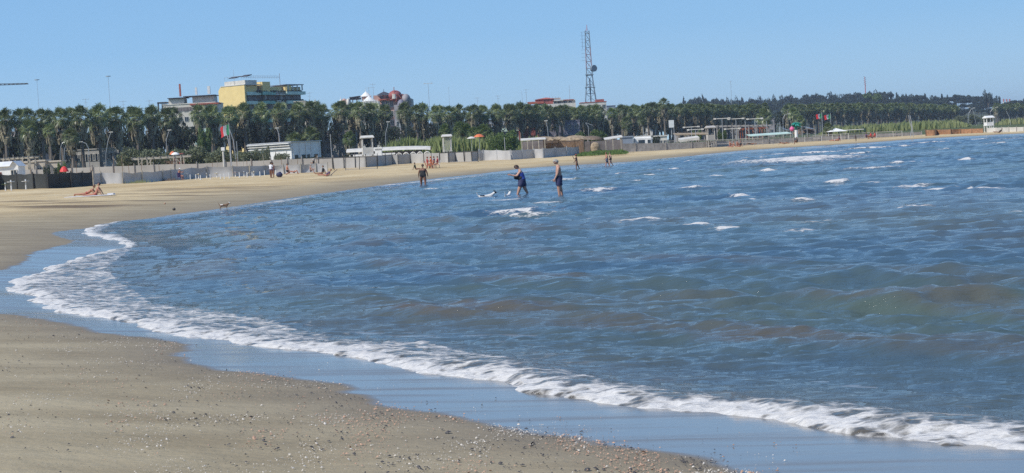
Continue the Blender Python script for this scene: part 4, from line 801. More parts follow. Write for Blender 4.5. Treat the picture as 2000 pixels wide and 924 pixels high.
def frame(label, pts_top, foots, bottom):
    ps = [hit(px, yb) for px, yb in foots]; o = ps[0]; t = thing('pole_frame', label, 'frame', o)
    for (px, yb), (px2, yt), p in zip(foots, pts_top, ps):
        m = MB(); z = W(px2, yt, p.y).z; m.cyl(Vector((0, 0, -.2))+p-o, Vector((W(px2, yt, p.y).x, p.y, z))-o, .05, .05, 6); m.build('post', 'darkmetal', t)
    m = MB(); m.tube([Vector((W(a, b, p.y).x, p.y, W(a, b, p.y).z))-o for (a, b), p in zip(pts_top, ps)], .07, 6); m.build('top_rail', 'darkmetal', t)
    if bottom: m = MB(); m.tube([p-o+Vector((0, 0, .1)) for p in ps[-bottom:]], .04, 5); m.build('bottom_rail', 'rail', t)
frame('dark pole frame with a long top rail around the wooden lifeguard tower', [(614,310.5),(650,308.5),(675,307.5),(702,306.5),(736,305)], [(614,334),(653,333),(675,332.5),(702,331.5),(737,330)], 3)
frame('smaller dark pole frame right of the group under parasols', [(858,299),(877,298),(908,296.8),(934,296)], [(858,319),(877,318),(908,317.2),(934,316.2)], 3)
def lifeguard(px, yb, ytop, wpx, label, mat, D=None, legs=.42, slats=False, roofed=True):
    p = hit(px, yb) if D is None else Vector((hx(px, D), D, gz(hx(px, D), D))); ppm = F/p.y; h = W(px, ytop, p.y).z-p.z; w_ = wpx/ppm/2; t = thing('lifeguard_tower', label, 'lifeguard tower', p, R(12)); dp = w_*.8; zf = h*legs
    for sx_ in (-1, 1):
        for sy_ in (-1, 1): m = MB(); m.cyl((sx_*w_*.8, sy_*dp*.8, -.2), (sx_*w_*.8, sy_*dp*.8, h-.1), .07, .07, 6); m.build('leg', mat, t)
    m = MB(); m.box((0, 0, zf), (w_*1.9, dp*2, .1)); m.build('platform', mat, t)
    if slats:
        m = MB()
        for k in range(7): x = -w_*.75+k*w_*.25; m.box((x, -dp*.8, (zf+h)/2-.1), (.06, .05, h-zf-.2))
        m.build('slats', mat, t)
    m = MB(); zr = zf+(h-zf)*(.42 if not slats else .5); m.box((0, -dp*.82, (zf+zr)/2+.03), (w_*1.55, .05, zr-zf-.06)); m.box((-w_*.82, 0, (zf+zr)/2+.03), (.05, dp*1.5, zr-zf-.06)); m.box((w_*.82, 0, (zf+zr)/2+.03), (.05, dp*1.5, zr-zf-.06)); (m.build('side_panel', mat, t) if not slats else 0)
    m = MB(); m.box((0, 0, h), (w_*2.15, dp*2.4, .12)); m.add([(-w_*1.07, -dp*1.2, h+.06), (w_*1.07, -dp*1.2, h+.06), (w_*1.07, dp*1.2, h+.06), (-w_*1.07, dp*1.2, h+.06), (-w_, 0, h+.35), (w_, 0, h+.35)], [(0, 1, 5, 4), (2, 3, 4, 5), (1, 2, 5), (3, 0, 4)]); m.build('roof', mat, t)
    m = MB(); m.cyl((-w_*.8, -dp*.85, zf*.25), (w_*.8, -dp*.85, zf*.25), .05, .05, 5); m.build('brace', mat, t)
    m = MB(); 
    for s_ in (-.22, .22): m.cyl((s_, -dp*1.6, 0), (s_, -dp*.9, zf), .035, .035, 5)
    for k in range(4): m.cyl((-.22, -dp*(1.6-.17*k), zf*(k+.5)/4), (.22, -dp*(1.6-.17*k), zf*(k+.5)/4), .03, .03, 5)
    m.build('ladder', mat, t); return t
lifeguard(720, 325.5, 269, 24, 'tall cream wooden lifeguard tower standing inside the dark pole frame', 'offwhite')
lifeguard(884, 0, 266, 18, 'white slatted lifeguard tower behind the cloth fence among young palms', 'offwhite', D=262, slats=True)
lifeguard(1389, 288, 249.5, 17, 'bare grey wooden lifeguard tower on the sand at the rail fence', 'concrete', legs=.38)
lifeguard(1941, 0, 229.5, 17, 'white lookout hut on stilts above the plank wall at far right', 'white', D=283, legs=.46)
def cbox(name, label, pl, pc, pr_, ytop, D, yaw, mat, mat2=None, cat='building'):
    c = W(pc, ytop, D); z0 = gz(c.x, D); t = thing(name, label, cat, (c.x, D, z0-.1), yaw); Lw = (pc-pl)/F*D/math.cos(yaw); Lf = (pr_-pc)/F*D/abs(math.sin(yaw)); h = c.z-z0+.1
    m = MB(); m.box((-Lw/2, Lf/2, h/2), (Lw, Lf, h)); m.build('wall', mat, t); return t, Lw, Lf, h
t, Lw, Lf, h = cbox('beach_building', 'long white flat roofed beach building with striped roof edge and glass doors', 479, 568, 616, 278, 290, R(-30), 'white')
for k in range(3): sub(t, 'roof_stripe', 'white' if k != 1 else 'offwhite', [((-Lw/2, -.12-.10*(2-k), h-.15-.42*k), (Lw+.1, .5+.2*(2-k), .16))])
sub(t, 'roof', 'steel', [((-Lw/2, Lf/2, h+.08), (Lw+.5, Lf+.5, .16))])
for b in (.16, .40, .55, .82): sub(t, 'glass_door', 'glass', [((.03, Lf*b, 1.35), (.08, Lf*.11, 2.3))]); 
for b in (.05, .27, .48, .66, .95): sub(t, 'pilaster', 'white', [((.10, Lf*b, h/2), (.16, .14, h-.1))])
for a in (.12, .38, .62, .86): sub(t, 'pilaster', 'offwhite', [((-Lw*a, -.06, h/2-.7), (.12, .10, h-1.5))])
tree('hedge', 'shrub', 640, 302, 272, 130, 'darkfol', 'low dark trimmed hedge running right from the white beach building', 'hedge')
# left wooden pergola
def pergola(label, D, x0, x1, y0, y1, posts, mat, beam=.28, dp=2.4, zb=None, braces=True, n=9):
    a = W(x0, y0, D); b = W(x1, y1, D); z = gz(a.x, D); t = thing('pergola', label, 'pergola', (a.x, D, z)); a2 = a-Vector((a.x, D, z)); b2 = b-Vector((a.x, D, z))
    for y in (0, dp): m = MB(); c = (a2+b2)/2; m.box((c.x, y, c.z-beam/2), ((b2-a2).x, .12, beam), rot=Matrix.Rotation(-math.atan2((b2-a2).z, (b2-a2).x), 3, 'Y')); m.build('beam', mat, t)
    m = MB()
    for i in range(n): s = i/(n-1); p = a2.lerp(b2, s); m.box((p.x, dp/2, p.z+.07), (.10, dp+.7, .14))
    m.build('rafters', mat, t)
    for px in posts:
        p = W(px, y0, D).x-a.x; s = p/(b2-a2).x; zt = a2.z+(b2-a2).z*s-beam
        for y in (0.01, dp-.01): m = MB(); m.box((p, y, zt/2), (.17, .17, zt)); m.build('post', mat, t)
        if braces: m = MB(); m.cyl((p, 0, zt-.9), (p+.75*(1 if px < (x0+x1)/2 else -1), 0, zt), .06, .06, 5); m.build('brace', mat, t)
    return t
pergola('weathered wooden pergola with braced posts above the beige cloth wall', 256, 257, 367, 309.5, 303.5, (270,287,339,353), 'oldwood')
pergola('dark small wooden frame shelter under the pergola on the right', 253, 322, 340, 316, 315.5, (325,332,338), 'wood', beam=.12, dp=1.5, braces=False, n=3)
pergola('long thin steel pergola frame over the beach club right of the grey tower', 300, 1393, 1506, 246.5, 244.5, (1400,1441,1462,1478,1500), 'rail', beam=.18, dp=4, n=14)
pergola('lower red timbered shelter frame beneath the thin steel pergola', 303, 1446, 1500, 252, 249, (1450,1463,1475,1488), 'redwood', beam=.2, dp=3, braces=False)
# long pale arched canopy
def arcade():
    D = 268; a = W(676, 291, D); b = W(840, 282.5, D); z = gz(a.x, D); o = Vector((a.x, D, z)); t = thing('arched_canopy', 'long pale tent canopy with arched open bays behind the cloth fence', 'canopy', o); L = b.x-a.x; za, zb = a.z-z, b.z-z
    m = MB(); n = 30; vs = []
    for i in range(n+1):
        s = i/n; x = L*s; zz = za+(zb-za)*s-.25*s**6
        for k in range(7): th = k/6*math.pi; vs.append((x, 2-math.cos(th)*2.2, zz-.6+math.sin(th)*.6))
    m.add(vs, [(7*i+k, 7*i+7+k, 7*i+8+k, 7*i+1+k) for i in range(n) for k in range(6)]); m.build('canopy_roof', 'offwhite', t, smooth=True)
    m = MB(); m.box((L*.33, -.15, za-1.15+(zb-za)*.33), (L*.5, .1, .28), rot=Matrix.Rotation(-math.atan2(zb-za, L), 3, 'Y')); m.build('valance', 'white', t)
    for k in range(12): s = (k+.5)/12; m = MB(); m.cyl((L*s, -.1, 0), (L*s, -.1, za+(zb-za)*s-1.0), .09, .09, 6); m.build('post', 'offwhite', t)
    m = MB()
    for k in range(7, 12):
        c = Vector((L*(k+.0)/12+L/24, -.1, za+(zb-za)*k/12-1.9)); m.tube([c+Vector((math.cos(u)*L/26, 0, math.sin(u)*.8)) for u in [math.pi*i/8 for i in range(9)]], .08, 5)
    m.build('arches', 'white', t)
    m = MB(); m.box((L*.45, 3.6, 1.0), (L*.85, .1, 2.0)); m.build('back_curtain', 'violetgrey', t)
arcade()
block('white_cabin', 'small white cabin with flat roof right of the wooden lifeguard tower, below the canopy', 732, 745, 291, 262, 1.2, 'white', cat='cabin')
# left hut, kiosk and parasols
def hut():
    D = 214; c = W(25, 318, D); z = gz(c.x, D); t = thing('beach_hut', 'small white hut with gabled roof behind the black screen fence', 'hut', (W(-12, 320, D).x, D, z-.1)); Wd = W(35, 320, D).x-W(-12, 320, D).x; he = W(10, 323, D).z-z; hr = W(15, 314.5, D).z-z; L = Wd
    m = MB(); x0 = L*.66; m.box((L/2, 1.5, he/2), (L, 3, he)); m.add([(L*.64, -.001, he), (L, -.001, he), (L*.82, -.001, hr), (L*.64, 3, he), (L, 3, he), (L*.82, 3, hr)], [(0, 1, 2), (4, 3, 5), (0, 2, 5, 3), (1, 4, 5, 2)]); m.build('wall', 'white', t)
    m = MB(); m.add([(-.2, -.3, he-.05), (L*.66, -.3, he-.05), (L*.82, -.3, hr+.05), (-.2, 1.5, hr+.05), (L*.82, 1.6, hr+.05), (-.2, 3.2, he-.05), (L*.66, 3.2, he-.05)], [(0, 1, 2, 4, 3), (3, 4, 6, 5)]); m.add([(L+.15, -.3, he-.1), (L*.82, -.3, hr+.08), (L*.82, 3.2, hr+.08), (L+.15, 3.2, he-.1)], [(0, 1, 2, 3)]); m.build('roof', 'white', t)
    add_windows(t, [(L*.81, -.05, he*.62)], .75, .9, frame='offwhite'); m = MB(); m.box((L*.18, -.04, .95), (.7, .08, 1.9)); m.build('door', 'redwood', t)
hut()
t, wd, h = block('low_building', 'low pinkish row of cabins with small square window behind the white hut', 35, 66, 319, 256, 3, 'cream', floors=1, cols=2, wf=.4, hf=.5, fl=2.2); block('low_building', 'low cream cabin with dark square window left of the green cacti', 66, 87, 316, 257, 3, 'cream', floors=1, cols=1, wf=.7, hf=.6, fl=2.2); block('low_building', 'long low cream cabin behind the cacti and the red parasol', 87, 118, 317.5, 258, 3, 'cream', floors=1, cols=2, wf=.3, hf=.5, fl=2.0)
pergola('light wooden trellis roof above the white hut at the left edge', 250, -10, 64, 311, 306.5, (6,30,44,58), 'oldwood', beam=.2, dp=3, braces=False)
def parasol(px, ytop, yb, wpx, D, mat, label, pole='steel', tilt=0, closed=False, yfoot=None, thatch=False):
    p = Vector((hx(px, D), D, gz(hx(px, D), D))) if yfoot is None else hit(px, yfoot); D = p.y; S = D/F; h = W(px, ytop, D).z-p.z; hb = W(px, yb, D).z-p.z; r = wpx*S/2; t = thing('thatched_parasol' if thatch else 'parasol', label, 'parasol', p)
    m = MB(); m.cyl((0, 0, -.2), (0, 0, h), .04 if not thatch else .08, .04, 6); m.build('pole', pole, t)
    m = MB(); n = 16 if not thatch else 26; rings = []; vs = []
    for j in range(5):
        s = j/4; rr = r*(s**.75); z = h-(h-hb)*s**1.5
        for i in range(n): k = 1-(.06 if i % 2 else 0)*s; k2 = k*(random.uniform(.88, 1.08) if thatch and j > 2 else 1); a = 6.2832*i/n; vs.append((math.cos(a)*rr*k2+.01*math.cos(a), math.sin(a)*rr*k2+.01*math.sin(a), z-(random.uniform(0, .15) if thatch and j == 4 else 0)))
    m.add(vs, [(j*n+i, (j+1)*n+i, (j+1)*n+(i+1) % n, j*n+(i+1) % n) for j in range(4) for i in range(n)]); m.add([vs[(4*n)+i] for i in range(n)], [tuple(range(n))]) if 0 else None
    o = m.build('canopy', mat, t, smooth=False); return t
parasol(135.5, 324, 335, 19, 206, 'red', 'red parasol canopy showing just above the black screen fence'); parasol(0, 303.5, 312, 16, 240, 'red', 'red parasol at the very left edge above the white hut roof')
parasol(354, 296.5, 301.5, 17, 254, 'white', 'white topped parasol at the right end of the pergola'); parasol(349, 294.5, 301, 13, 259, 'orange', 'bright orange parasol behind the white topped one')
t = thing('red_kiosk', 'kiosk of dark red posts under the right end of the wooden pergola', 'kiosk', (hx(359, 261), 261, gz(hx(359, 261), 261)))
for k in range(6): m = MB(); m.box((-.8+k*.32, 0, 1.7), (.13, .13, 3.4)); m.build('post', 'redpaint' if k % 2 else 'redwood', t)
m = MB(); m.box((0, 0, 3.45), (1.9, 1.4, .12)); m.build('roof', 'redpaint', t)
parasol(947, 261, 267, 22, 300, 'orange', 'orange and cream parasol frame among the young palms'); parasol(932, 266, 270, 18, 290, 'offwhite', 'cream parasol left of the orange one among the young palms')
for px, yt, w_, l in ((92,322,16,'pale yellow cactus clump left of the dark one behind the black fence'),(112,323,16,'dark spiky plant clump behind the middle of the black fence'),(121,314,18,'bright yellow green fan plant behind the black fence'),(38,330,11,'pale cactus clump right of the white hut')):
    tree('cactus_clump', 'shrub', px, yt, 232, w_, 'lightfol' if 'dark' not in l else 'darkfol', l, 'plant')
# thatched beach bar
parasol(1072, 266, 271.5, 62, 266, 'thatch', 'leftmost wide thatched parasol of the beach bar', 'wood', thatch=True); parasol(1101, 266, 271.5, 44, 270, 'thatch', 'middle thatched parasol of the beach bar', 'wood', thatch=True)
parasol(1133, 263.5, 272, 62, 262, 'thatch', 'tallest sand coloured thatched parasol of the beach bar', 'wood', thatch=True); parasol(1163, 264.5, 272, 56, 268, 'thatchdark', 'dark right hand thatched parasol of the beach bar', 'wood', thatch=True)
def awning(px0, px1, y0, y1, D, th, mat, label, posts=(), dp=3):
    a = W(px0, y0, D); b = W(px1, y1, D); z = gz(a.x, D); t = thing('awning', label, 'awning', (a.x, D, z)); za = a.z-z; zb = b.z-z; L = b.x-a.x; m = MB(); m.add([(0, 0, za), (L, 0, zb), (L, dp, zb+.3), (0, dp, za+.3), (0, 0, za-th), (L, 0, zb-th), (L, dp, zb+.3-th), (0, dp, za+.3-th)], [(0,1,2,3),(7,6,5,4),(0,4,5,1),(1,5,6,2),(2,6,7,3),(3,7,4,0)]); m.build('canopy', mat, t)
    for px in posts: m = MB(); x = W(px, y0, D).x-a.x; m.cyl((x, .1, -.2), (x, .1, za+(zb-za)*x/L-th), .07, .07, 6); m.build('post', 'oldwood', t)
    return t
awning(1017, 1066, 274, 271, 262, .12, 'offwhite', 'cream cloth awning on posts at the left end of the beach bar', (1019,1030,1040,1052,1064)); awning(1181, 1216, 272.5, 267, 262, .12, 'offwhite', 'slanting cream awning at the right end of the beach bar', (1183,1197,1213)); 
block('bar_counter', 'low brown reed walled counter of the beach bar under the thatch', 1064, 1138, 280, 266, 2, 'wood', cat='bar', parapet=False); block('bar_wall', 'back wall of the bar painted shade dark behind the cream awning posts', 1018, 1062, 277, 270, .4, 'shade', cat='wall', parapet=False); block('bar_wall', 'dim brown back wall of the bar behind its counter', 1062, 1140, 273, 272, .4, 'thatchdark', cat='wall', parapet=False); block('bar_wall', 'back wall painted shade dark under the right hand thatched parasol', 1142, 1216, 276.5, 271, .4, 'shade', cat='wall', parapet=False)  # outer bar walls carry a painted shade tone for the dark openings
p = Vector((hx(1172.5, 258), 258, .8)); t = thing('wicker_cabin', 'round golden wicker cabin under the dark thatched parasol', 'cabin', p); m = MB(); n = 18
m.add([(math.cos(6.2832*i/n)*r_, math.sin(6.2832*i/n)*r_, z_) for r_, z_ in ((.55, 0), (.75, .5), (.78, 1.1), (.62, 1.55), (.3, 1.8)) for i in range(n)], [(j*n+i, j*n+(i+1) % n, (j+1)*n+(i+1) % n, (j+1)*n+i) for j in range(4) for i in range(n)]); m.build('shell', 'thatch', t)
# caravan, tents and club gear to the right
def caravan():
    D = 292; a = W(1237, 267.5, D); b = W(1274, 267, D); z = gz(a.x, D); L = b.x-a.x; h = a.z-z; t = thing('caravan', 'white caravan with dark window strip behind the rail fence', 'caravan', (a.x, D, z)); bm = bmesh.new(); bmesh.ops.create_cube(bm, size=1)
    for v in bm.verts: v.co = Vector((v.co.x*L+L/2, v.co.y*2.1+1, v.co.z*(h-.45)+h/2+.2))
    bmesh.ops.bevel(bm, geom=[e for e in bm.edges], offset=.25, segments=3, affect='EDGES'); me = bpy.data.meshes.new('body'); bm.to_mesh(me); me.materials.append(M['white']); o = bpy.data.objects.new('body', me); COL.objects.link(o); o.parent = t
    sub(t, 'window', 'glass', [((L*.42, -.06, h*.62), (L*.34, .06, .7))]); sub(t, 'window', 'glass', [((L*.82, -.06, h*.62), (L*.16, .06, .6))])
    for x in (.35, .62): m = MB(); m.cyl((L*x, -.1, .3), (L*x, .12, .3), .3, .3, 12); m.build('wheel', 'black', t)
    sub(t, 'roof_box', 'offwhite', [((L*.5, 1, h+.05), (L*.8, 1.6, .14))])
caravan()
block('storage_tank', 'pale blue grey storage shed left of the caravan, right of the beach bar', 1216, 1236, 269, 290, 2, 'bluegrey', cat='shed'); block('white_cabin', 'low white cabin seen right of the caravan behind the dark bush', 1277, 1303, 267.5, 300, 2, 'offwhite', cat='cabin', floors=1, cols=3, wf=.6, hf=.6, fl=1.8)
awning(1318, 1384, 263, 261.5, 300, .15, 'thatch', 'long straw coloured flat awning left of the grey lifeguard tower', (1322,1340,1360,1380)); awning(1328, 1366, 273, 268, 293, .45, 'offwhite', 'slumped pale tent under the straw coloured awning', (1364,))
awning(1466, 1546, 265.5, 260, 292, .12, 'tealpale', 'long pale green and white awning roof of the beach club', (1470,1490,1510,1530,1544), dp=5)
parasol(1588, 250.5, 258, 34, 300, 'thatchdark', 'wide grey thatched parasol right of the teal palm sculpture', 'wood', thatch=True); parasol(1568, 254, 260, 22, 298, 'thatchdark', 'small grey thatched parasol beside the teal palm sculpture', 'wood', thatch=True)
def gazebo():
    D = 300; t = thing('gazebo', 'white peaked gazebo frame above the far rail fence', 'gazebo', (W(1632, 260, D).x, D, 1.1)); z = W(1632, 250, D).z-1.1; ze = W(1632, 257, D).z-1.1; r = 1.9
    for sx_, sy_ in ((-1,-1),(1,-1),(1,1),(-1,1)): m = MB(); m.cyl((sx_*r*.8, sy_*1.1, 0), (sx_*r*.8, sy_*1.1, ze), .07, .07, 6); m.build('post', 'white', t)
    m = MB(); m.add([(-r, -1.4, ze), (r, -1.4, ze), (r, 1.4, ze), (-r, 1.4, ze), (0, 0, z)], [(0, 1, 4), (1, 2, 4), (2, 3, 4), (3, 0, 4)]); m.build('roof', 'white', t); sub(t, 'side_beam', 'white', [((3.2, 0, ze+.15), (4, .1, .1))])
gazebo()
def teal_palm():
    D = 290; x = W(1555, 255, D).x; z = gz(x, D); t = thing('palm_sculpture', 'teal artificial palm tree with a white trunk standing in the beach club', 'sculpture', (x, D, z)); zt = W(1555, 254, D).z-z; zc = W(1555, 240, D).z-z
    m = MB(); m.cyl((0, 0, 0), (0, 0, zt), .32, .28, 10); m.build('trunk', 'white', t); m = MB(); m.cyl((0, 0, zt), (0, 0, zc), .24, .2, 8)
    for k in range(11): a = k*.571*2; rr = 1.05; m.ell((math.cos(a)*rr*.5, math.sin(a)*rr*.5, zc-.15-.22*(k % 3)), (.55, .22, .16), 8, 5, rot=Matrix.Rotation(a, 3, 'Z') @ Matrix.Rotation(R(25), 3, 'Y'))
    m.build('crown', 'teal2', t, smooth=True)
teal_palm()
D = 288; p = W(1547, 257, D); t = thing('pink_balloon', 'pink pointed inflatable left of the teal palm sculpture', 'inflatable', (p.x, D, gz(p.x, D))); z1 = W(1547, 246, D).z-t.location.z; zc = W(1547, 252, D).z-t.location.z
m = MB(); m.ell((0, 0, zc), (.42, .35, .4), 12, 8); m.cone((0, 0, zc+.2), .3, z1-zc-.2, 10); m.build('body', 'pinkplastic', t, smooth=True); m = MB(); m.cyl((0, 0, 0), (0, 0, zc-.3), .04, .04, 5); m.build('pole', 'steel', t)
for k, (x0, y0, x1, y1, l) in enumerate(((1522,248,1544,255,'grey shade sail sloping down to the pink inflatable'),(1566,246,1592,252,'pale shade sail right of the teal palm sculpture'))):
    D = 297; a = W(x0, y0, D); b = W(x1, y1, D); z = gz(a.x, D); t = thing('shade_sail', l, 'shade sail', (a.x, D, z)); m = MB(); L = b.x-a.x; m.add([(0, 0, a.z-z), (L*.5, .2, (a.z+b.z)/2-z-.12), (L, 0, b.z-z), (L*.9, 2, b.z-z+.2), (0, 2.4, a.z-z-.1)], [(0, 1, 3, 4), (1, 2, 3)]); m.build('cloth', 'steel', t); m = MB(); m.cyl((0, 0, -.1), (0, 0, a.z-z), .06, .05, 6); m.cyl((L, 0, -.1), (L, 0, b.z-z), .06, .05, 6); m.build('pole', 'steel', t)
t = extra(1617, 241, 300, .8, 'scorched dark palm with folded crown before the flags'); 
# flags
def flag(px, ytop, yfoot, w_, h_, D, label, lean=0, drop=.25):
    x = hx(px, D); p = Vector((W(px, ytop, D).x, D, gz(x, D))); z = W(px, ytop, D).z-p.z; t = thing('flag', label, 'flag', p); S = D/F; fw = w_*S; fh = h_*S
    m = MB(); m.cyl((lean, 0, 0), (0, 0, z+.15), .06, .04, 7); m.build('pole', 'steel', t)
    for k, (nm, mt) in enumerate((('green_stripe', 'flaggreen'), ('white_stripe', 'flagwhite'), ('red_stripe', 'flagred'))):
        m = MB(); vs = []; n = 5
        for i in range(n+1):
            s = (k+i/n)/3; xx = -s*fw; yy = math.sin(s*7)*.16*(.3+s); dz = -drop*fh*s*s-.1*math.sin(s*5)*fh*.3
            for j in range(5): vs.append((xx+.05*math.sin(j*1.3+s*4), yy+.05*math.sin(j), z-.05-fh*j/4+dz))
        m.add(vs, [(5*i+j, 5*i+1+j, 5*i+6+j, 5*i+5+j) for i in range(n) for j in range(4)]); m.build(nm, mt, t, smooth=True)
flag(447, 242, 330, 17, 20, 238, 'large green white and red flag blowing left above the sunbed row', drop=.35)
flag(1605, 221, 262, 11, 9, 300, 'left one of two small green white and red flags at the far beach'); flag(1622, 222.5, 262, 12, 9, 301, 'right one of two small green white and red flags at the far beach')
t = thing('post', 'thick beige post with a white box on top beneath the large flag', 'post', hit(439, 345)); D = t.location.y; h = W(438, 294, D).z-t.location.z; m = MB(); m.cyl((0, 0, -.2), (0, 0, h), .12, .11, 10); m.build('column', 'offwhite', t); m = MB(); m.box((0, 0, h+.2), (.42, .35, .42)); m.build('box', 'white', t)
def lamp(pts, D, label, r=.055, name='street_lamp', mat='steel', group=None):
    q = [W(a, b, D) for a, b in pts]; z = gz(q[0].x, D); o = Vector((q[0].x, D, z)); q = [Vector((0, 0, 0))]+[v-o for v in q[1:]]; t = thing(name, label, 'lamp post', o, 0, group); m = MB(); m.tube(q, r, 6); m.build('pole', mat, t); e = q[-1]; m = MB(); m.box((e.x, 0, e.z), (.7, .25, .14)); (m.build('lamp_head', 'offwhite', t) if 'lamp' in label else t.__setitem__('category', 'pole'))
for pts, D, l in (([(117,330),(117.5,306),(118,290),(121,280),(128,276.5),(132,277.5)],300,'curved lamp post left of its twin behind the cacti'),([(125,332),(125,308),(126,292),(130,281),(136,277)],298,'curved lamp post right of its twin behind the cacti'),([(174,330),(173,290),(168,280),(158,277)],300,'curved lamp post whose arm bends left, left of the tall floodlight mast'),([(206,326),(207,300),(211,275),(217,258)],300,'slanting bright lamp post under the tall floodlight mast'),([(321,296),(325,272),(331,254)],290,'slanting lamp post above the wooden pergola'),
    ([(451,326),(449.5,300),(446,275),(442,256)],246,'slanting thin pole close right of the large flag, taller bottom'),([(461,296),(456,275),(448,252)],262,'slanting thin pole right of the large flag, leaning most'),([(547,279),(545,264),(541,250)],300,'white slanting lamp post above the white beach building'),([(752,277),(753,262),(757,246),(758,238)],310,'slanting lamp post at the left end of the bright reeds'),([(1072,265),(1069,248),(1066,236)],320,'slanting lamp post above the leftmost thatched parasol'),
    ([(1150,260),(1149,248),(1144,240),(1158,245)],330,'forked bent pole over the pale bush behind the thatch'),([(1890,238),(1892,222),(1897,213),(1902,211)],480,'curved lamp post bending right in the gap left of the white lookout hut'),([(1907,238),(1902,222),(1899,212),(1892,209.5)],490,'curved lamp post bending left in the gap left of the white lookout hut'),([(1934,232),(1934,219),(1939,212),(1947,209.5)],500,'curved lamp post just above the white lookout hut'),([(1974,240),(1971,228),(1965,217)],420,'slanting pale pole at the palm clump of the right edge'),
    ([(1778,266),(1781,250),(1776,236),(1775,225)],262,'left one of two crooked white poles on the far sand'),([(1784,266),(1782,252),(1780,238),(1777.5,225.5)],263,'right one of two crooked white poles on the far sand'),([(1530,250),(1529,232),(1533,224),(1541,222)],420,'curved lamp post in the gap of the palms left of the teal palm')):
    lamp(pts, D, l)
for px, yt, l, hd in ((1410,231.5,'double headed light mast left of its twin above the grey tower','bar'),(1437,232,'double headed light mast right of its twin above the grey tower','bar'),(1256,249,'white light pole left of the dark bush by the caravan',None),(1316,247,'tallest white light pole between caravan and grey tower',None),(1350,248,'white light pole just left of the straw awning centre','bar'),(1358,253,'short light pole beside the straw coloured awning','bar'),(1430,251.5,'short light pole right of the small green bush','bar'),(1455,230,'slim pole rising through the steel pergola, left one',None),(1474,232,'slim pole with pale lamp in the steel pergola','bar'),(1497,237,'slim pole at the right end of the steel pergola',None),(1523,238,'thin pole beside the grey shade sail',None),(1576,247,'thin pole between the two small thatched parasols',None),(462,276,'thin wooden pole behind the bush, right of the leaning poles',None),(645,262,'thin pole in front of the round dark palm',None),(985,268,'thin pole left of the beach bar awning',None)):
    mast(px, yt, 296 if px > 1000 else 270, .07, l, head=hd, name='light_pole')
# wooden stakes standing along the left fences
for i, (px, yt) in enumerate(((11,321),(50,313),(70,326),(95,318),(150,320),(160,314),(173,325),(187,306),(190,322),(205,319),(233,304),(249,303),(252,318),(262,322),(286,318),(313,322),(321,321),(425,315),(434,313),(459,314),(473,308),(485,311),(492,313),(501,310),(525,300),(540,312),(560,306),(579,308),(590,310),(627,300))):
    D = 246; p = Vector((hx(px, D), D, gz(hx(px, D), D))); m = MB(); h = max(W(px, yt, D).z-p.z, 1.2); m.cyl((0, 0, -.2), (random.uniform(-.08, .08), 0, h), .045, .035, 6); o = m.build('wooden_stake', 'wood' if i % 3 else 'oldwood'); o.location = p; tag(o, 'thin wooden stake standing against the beige cloth wall', 'stake', 'stakes along the beige cloth wall')
# sunbed bases, small tables, umbrella stands
def tee(px, yb, label, top='white', wtop=.75, h=1.0, group=None):
    p = hit(px, yb); t = thing('umbrella_stand', label, 'stand', p, 0, group); m = MB(); m.cyl((0, 0, -.1), (0, 0, h), .07, .06, 8); m.build('post', 'white', t); m = MB(); m.cyl((0, 0, h*.80), (0, 0, h*.84), wtop/2, wtop/2, 14); m.build('tray', top, t)
tee(11, 372, 'stand with a plant green tray at the left end of the stand row', 'lightfol', .7, .75, None); tee(22.5, 372, 'white stand with round tray, second in the row by the black fence'); tee(51, 370.5, 'white stand with round tray, third in the row by the black fence'); tee(79, 368, 'white stand with round tray, rightmost and nearest the end of the row', h=1.1)
for i, (px, yb, top, l) in enumerate(((366,350,'darkmetal','low stand with dark tray right beside the seated man in a cap'),(388,349,'yellowpad','leftmost low stand with yellow tray in the stand row'),(404,348,'darkmetal','low stand with dark tray between two yellow ones'),(424,347,'yellowpad','low stand with yellow tray left of the beige post'),(460,345.5,'redwood','low stand with reddish tray right of the beige post'),(477,345,'darkmetal','low stand with dark tray behind the bent driftwood branch'),(496,344,'yellowpad','rightmost low stand with yellow tray'))):
    tee(px, yb, l, top, .62, .62)
for px, yb in ((392,351),(411,350),(431,349),(438.5,349),(448,348),(483,346),(493,346),(508,344),(517,343),(383,351),(468,346.5),(703,320),(372,351),(539,342)):
    p = hit(px, yb); m = MB(); m.cyl((0, 0, -.1), (0, 0, random.uniform(.5, .68)), .05, .05, 7); m.cyl((0, 0, -.02), (0, 0, .03), .11, .11, 8); o = m.build('white_peg', 'white'); o.location = p; tag(o, 'short white post standing in the sand in front of the grey cloth fence', 'post', 'short white posts in the sand')
t = thing('driftwood', 'bent pale branch leaning in front of the grey cloth fence', 'branch', hit(478, 345)); m = MB(); m.tube([Vector(v) for v in ((0, 0, 0), (.35, 0, .25), (.62, .05, .6), (.68, .05, 1.05), (.66, .05, 1.3))], .045, 6); m.build('stem', 'oldwood', t)
p = hit(252, 356.5); m = MB(); m.ell((0, -.3, .12), (.62, .4, .34), 14, 8); o = m.build('white_sack', 'white', smooth=True); o.location = p; tag(o, 'white sack slumped at the foot of the grey cloth fence', 'sack')
for px, yb, l, c in ((272,357,'dry weed tuft at the fence right of the white sack','weed'),(325,353.5,'brown weed pile at the foot of the grey fence left of the seated man','weed')):
    p = hit(px, yb+.3); mb = MB(); rg_ = random.Random(px)
    for _ in range(160): x = rg_.gauss(0, .75); y = rg_.gauss(-.1, .25); hh = rg_.uniform(.1, .45); mb.add([(x-.02, y, 0), (x+.02, y, 0), (x+rg_.uniform(-.15, .15), y, hh)], [(0, 1, 2)])
    o = mb.build('weed_tuft', 'drygrass' if px == 272 else 'thatchdark'); o.location = p; tag(o, l, 'weeds', kind='stuff')
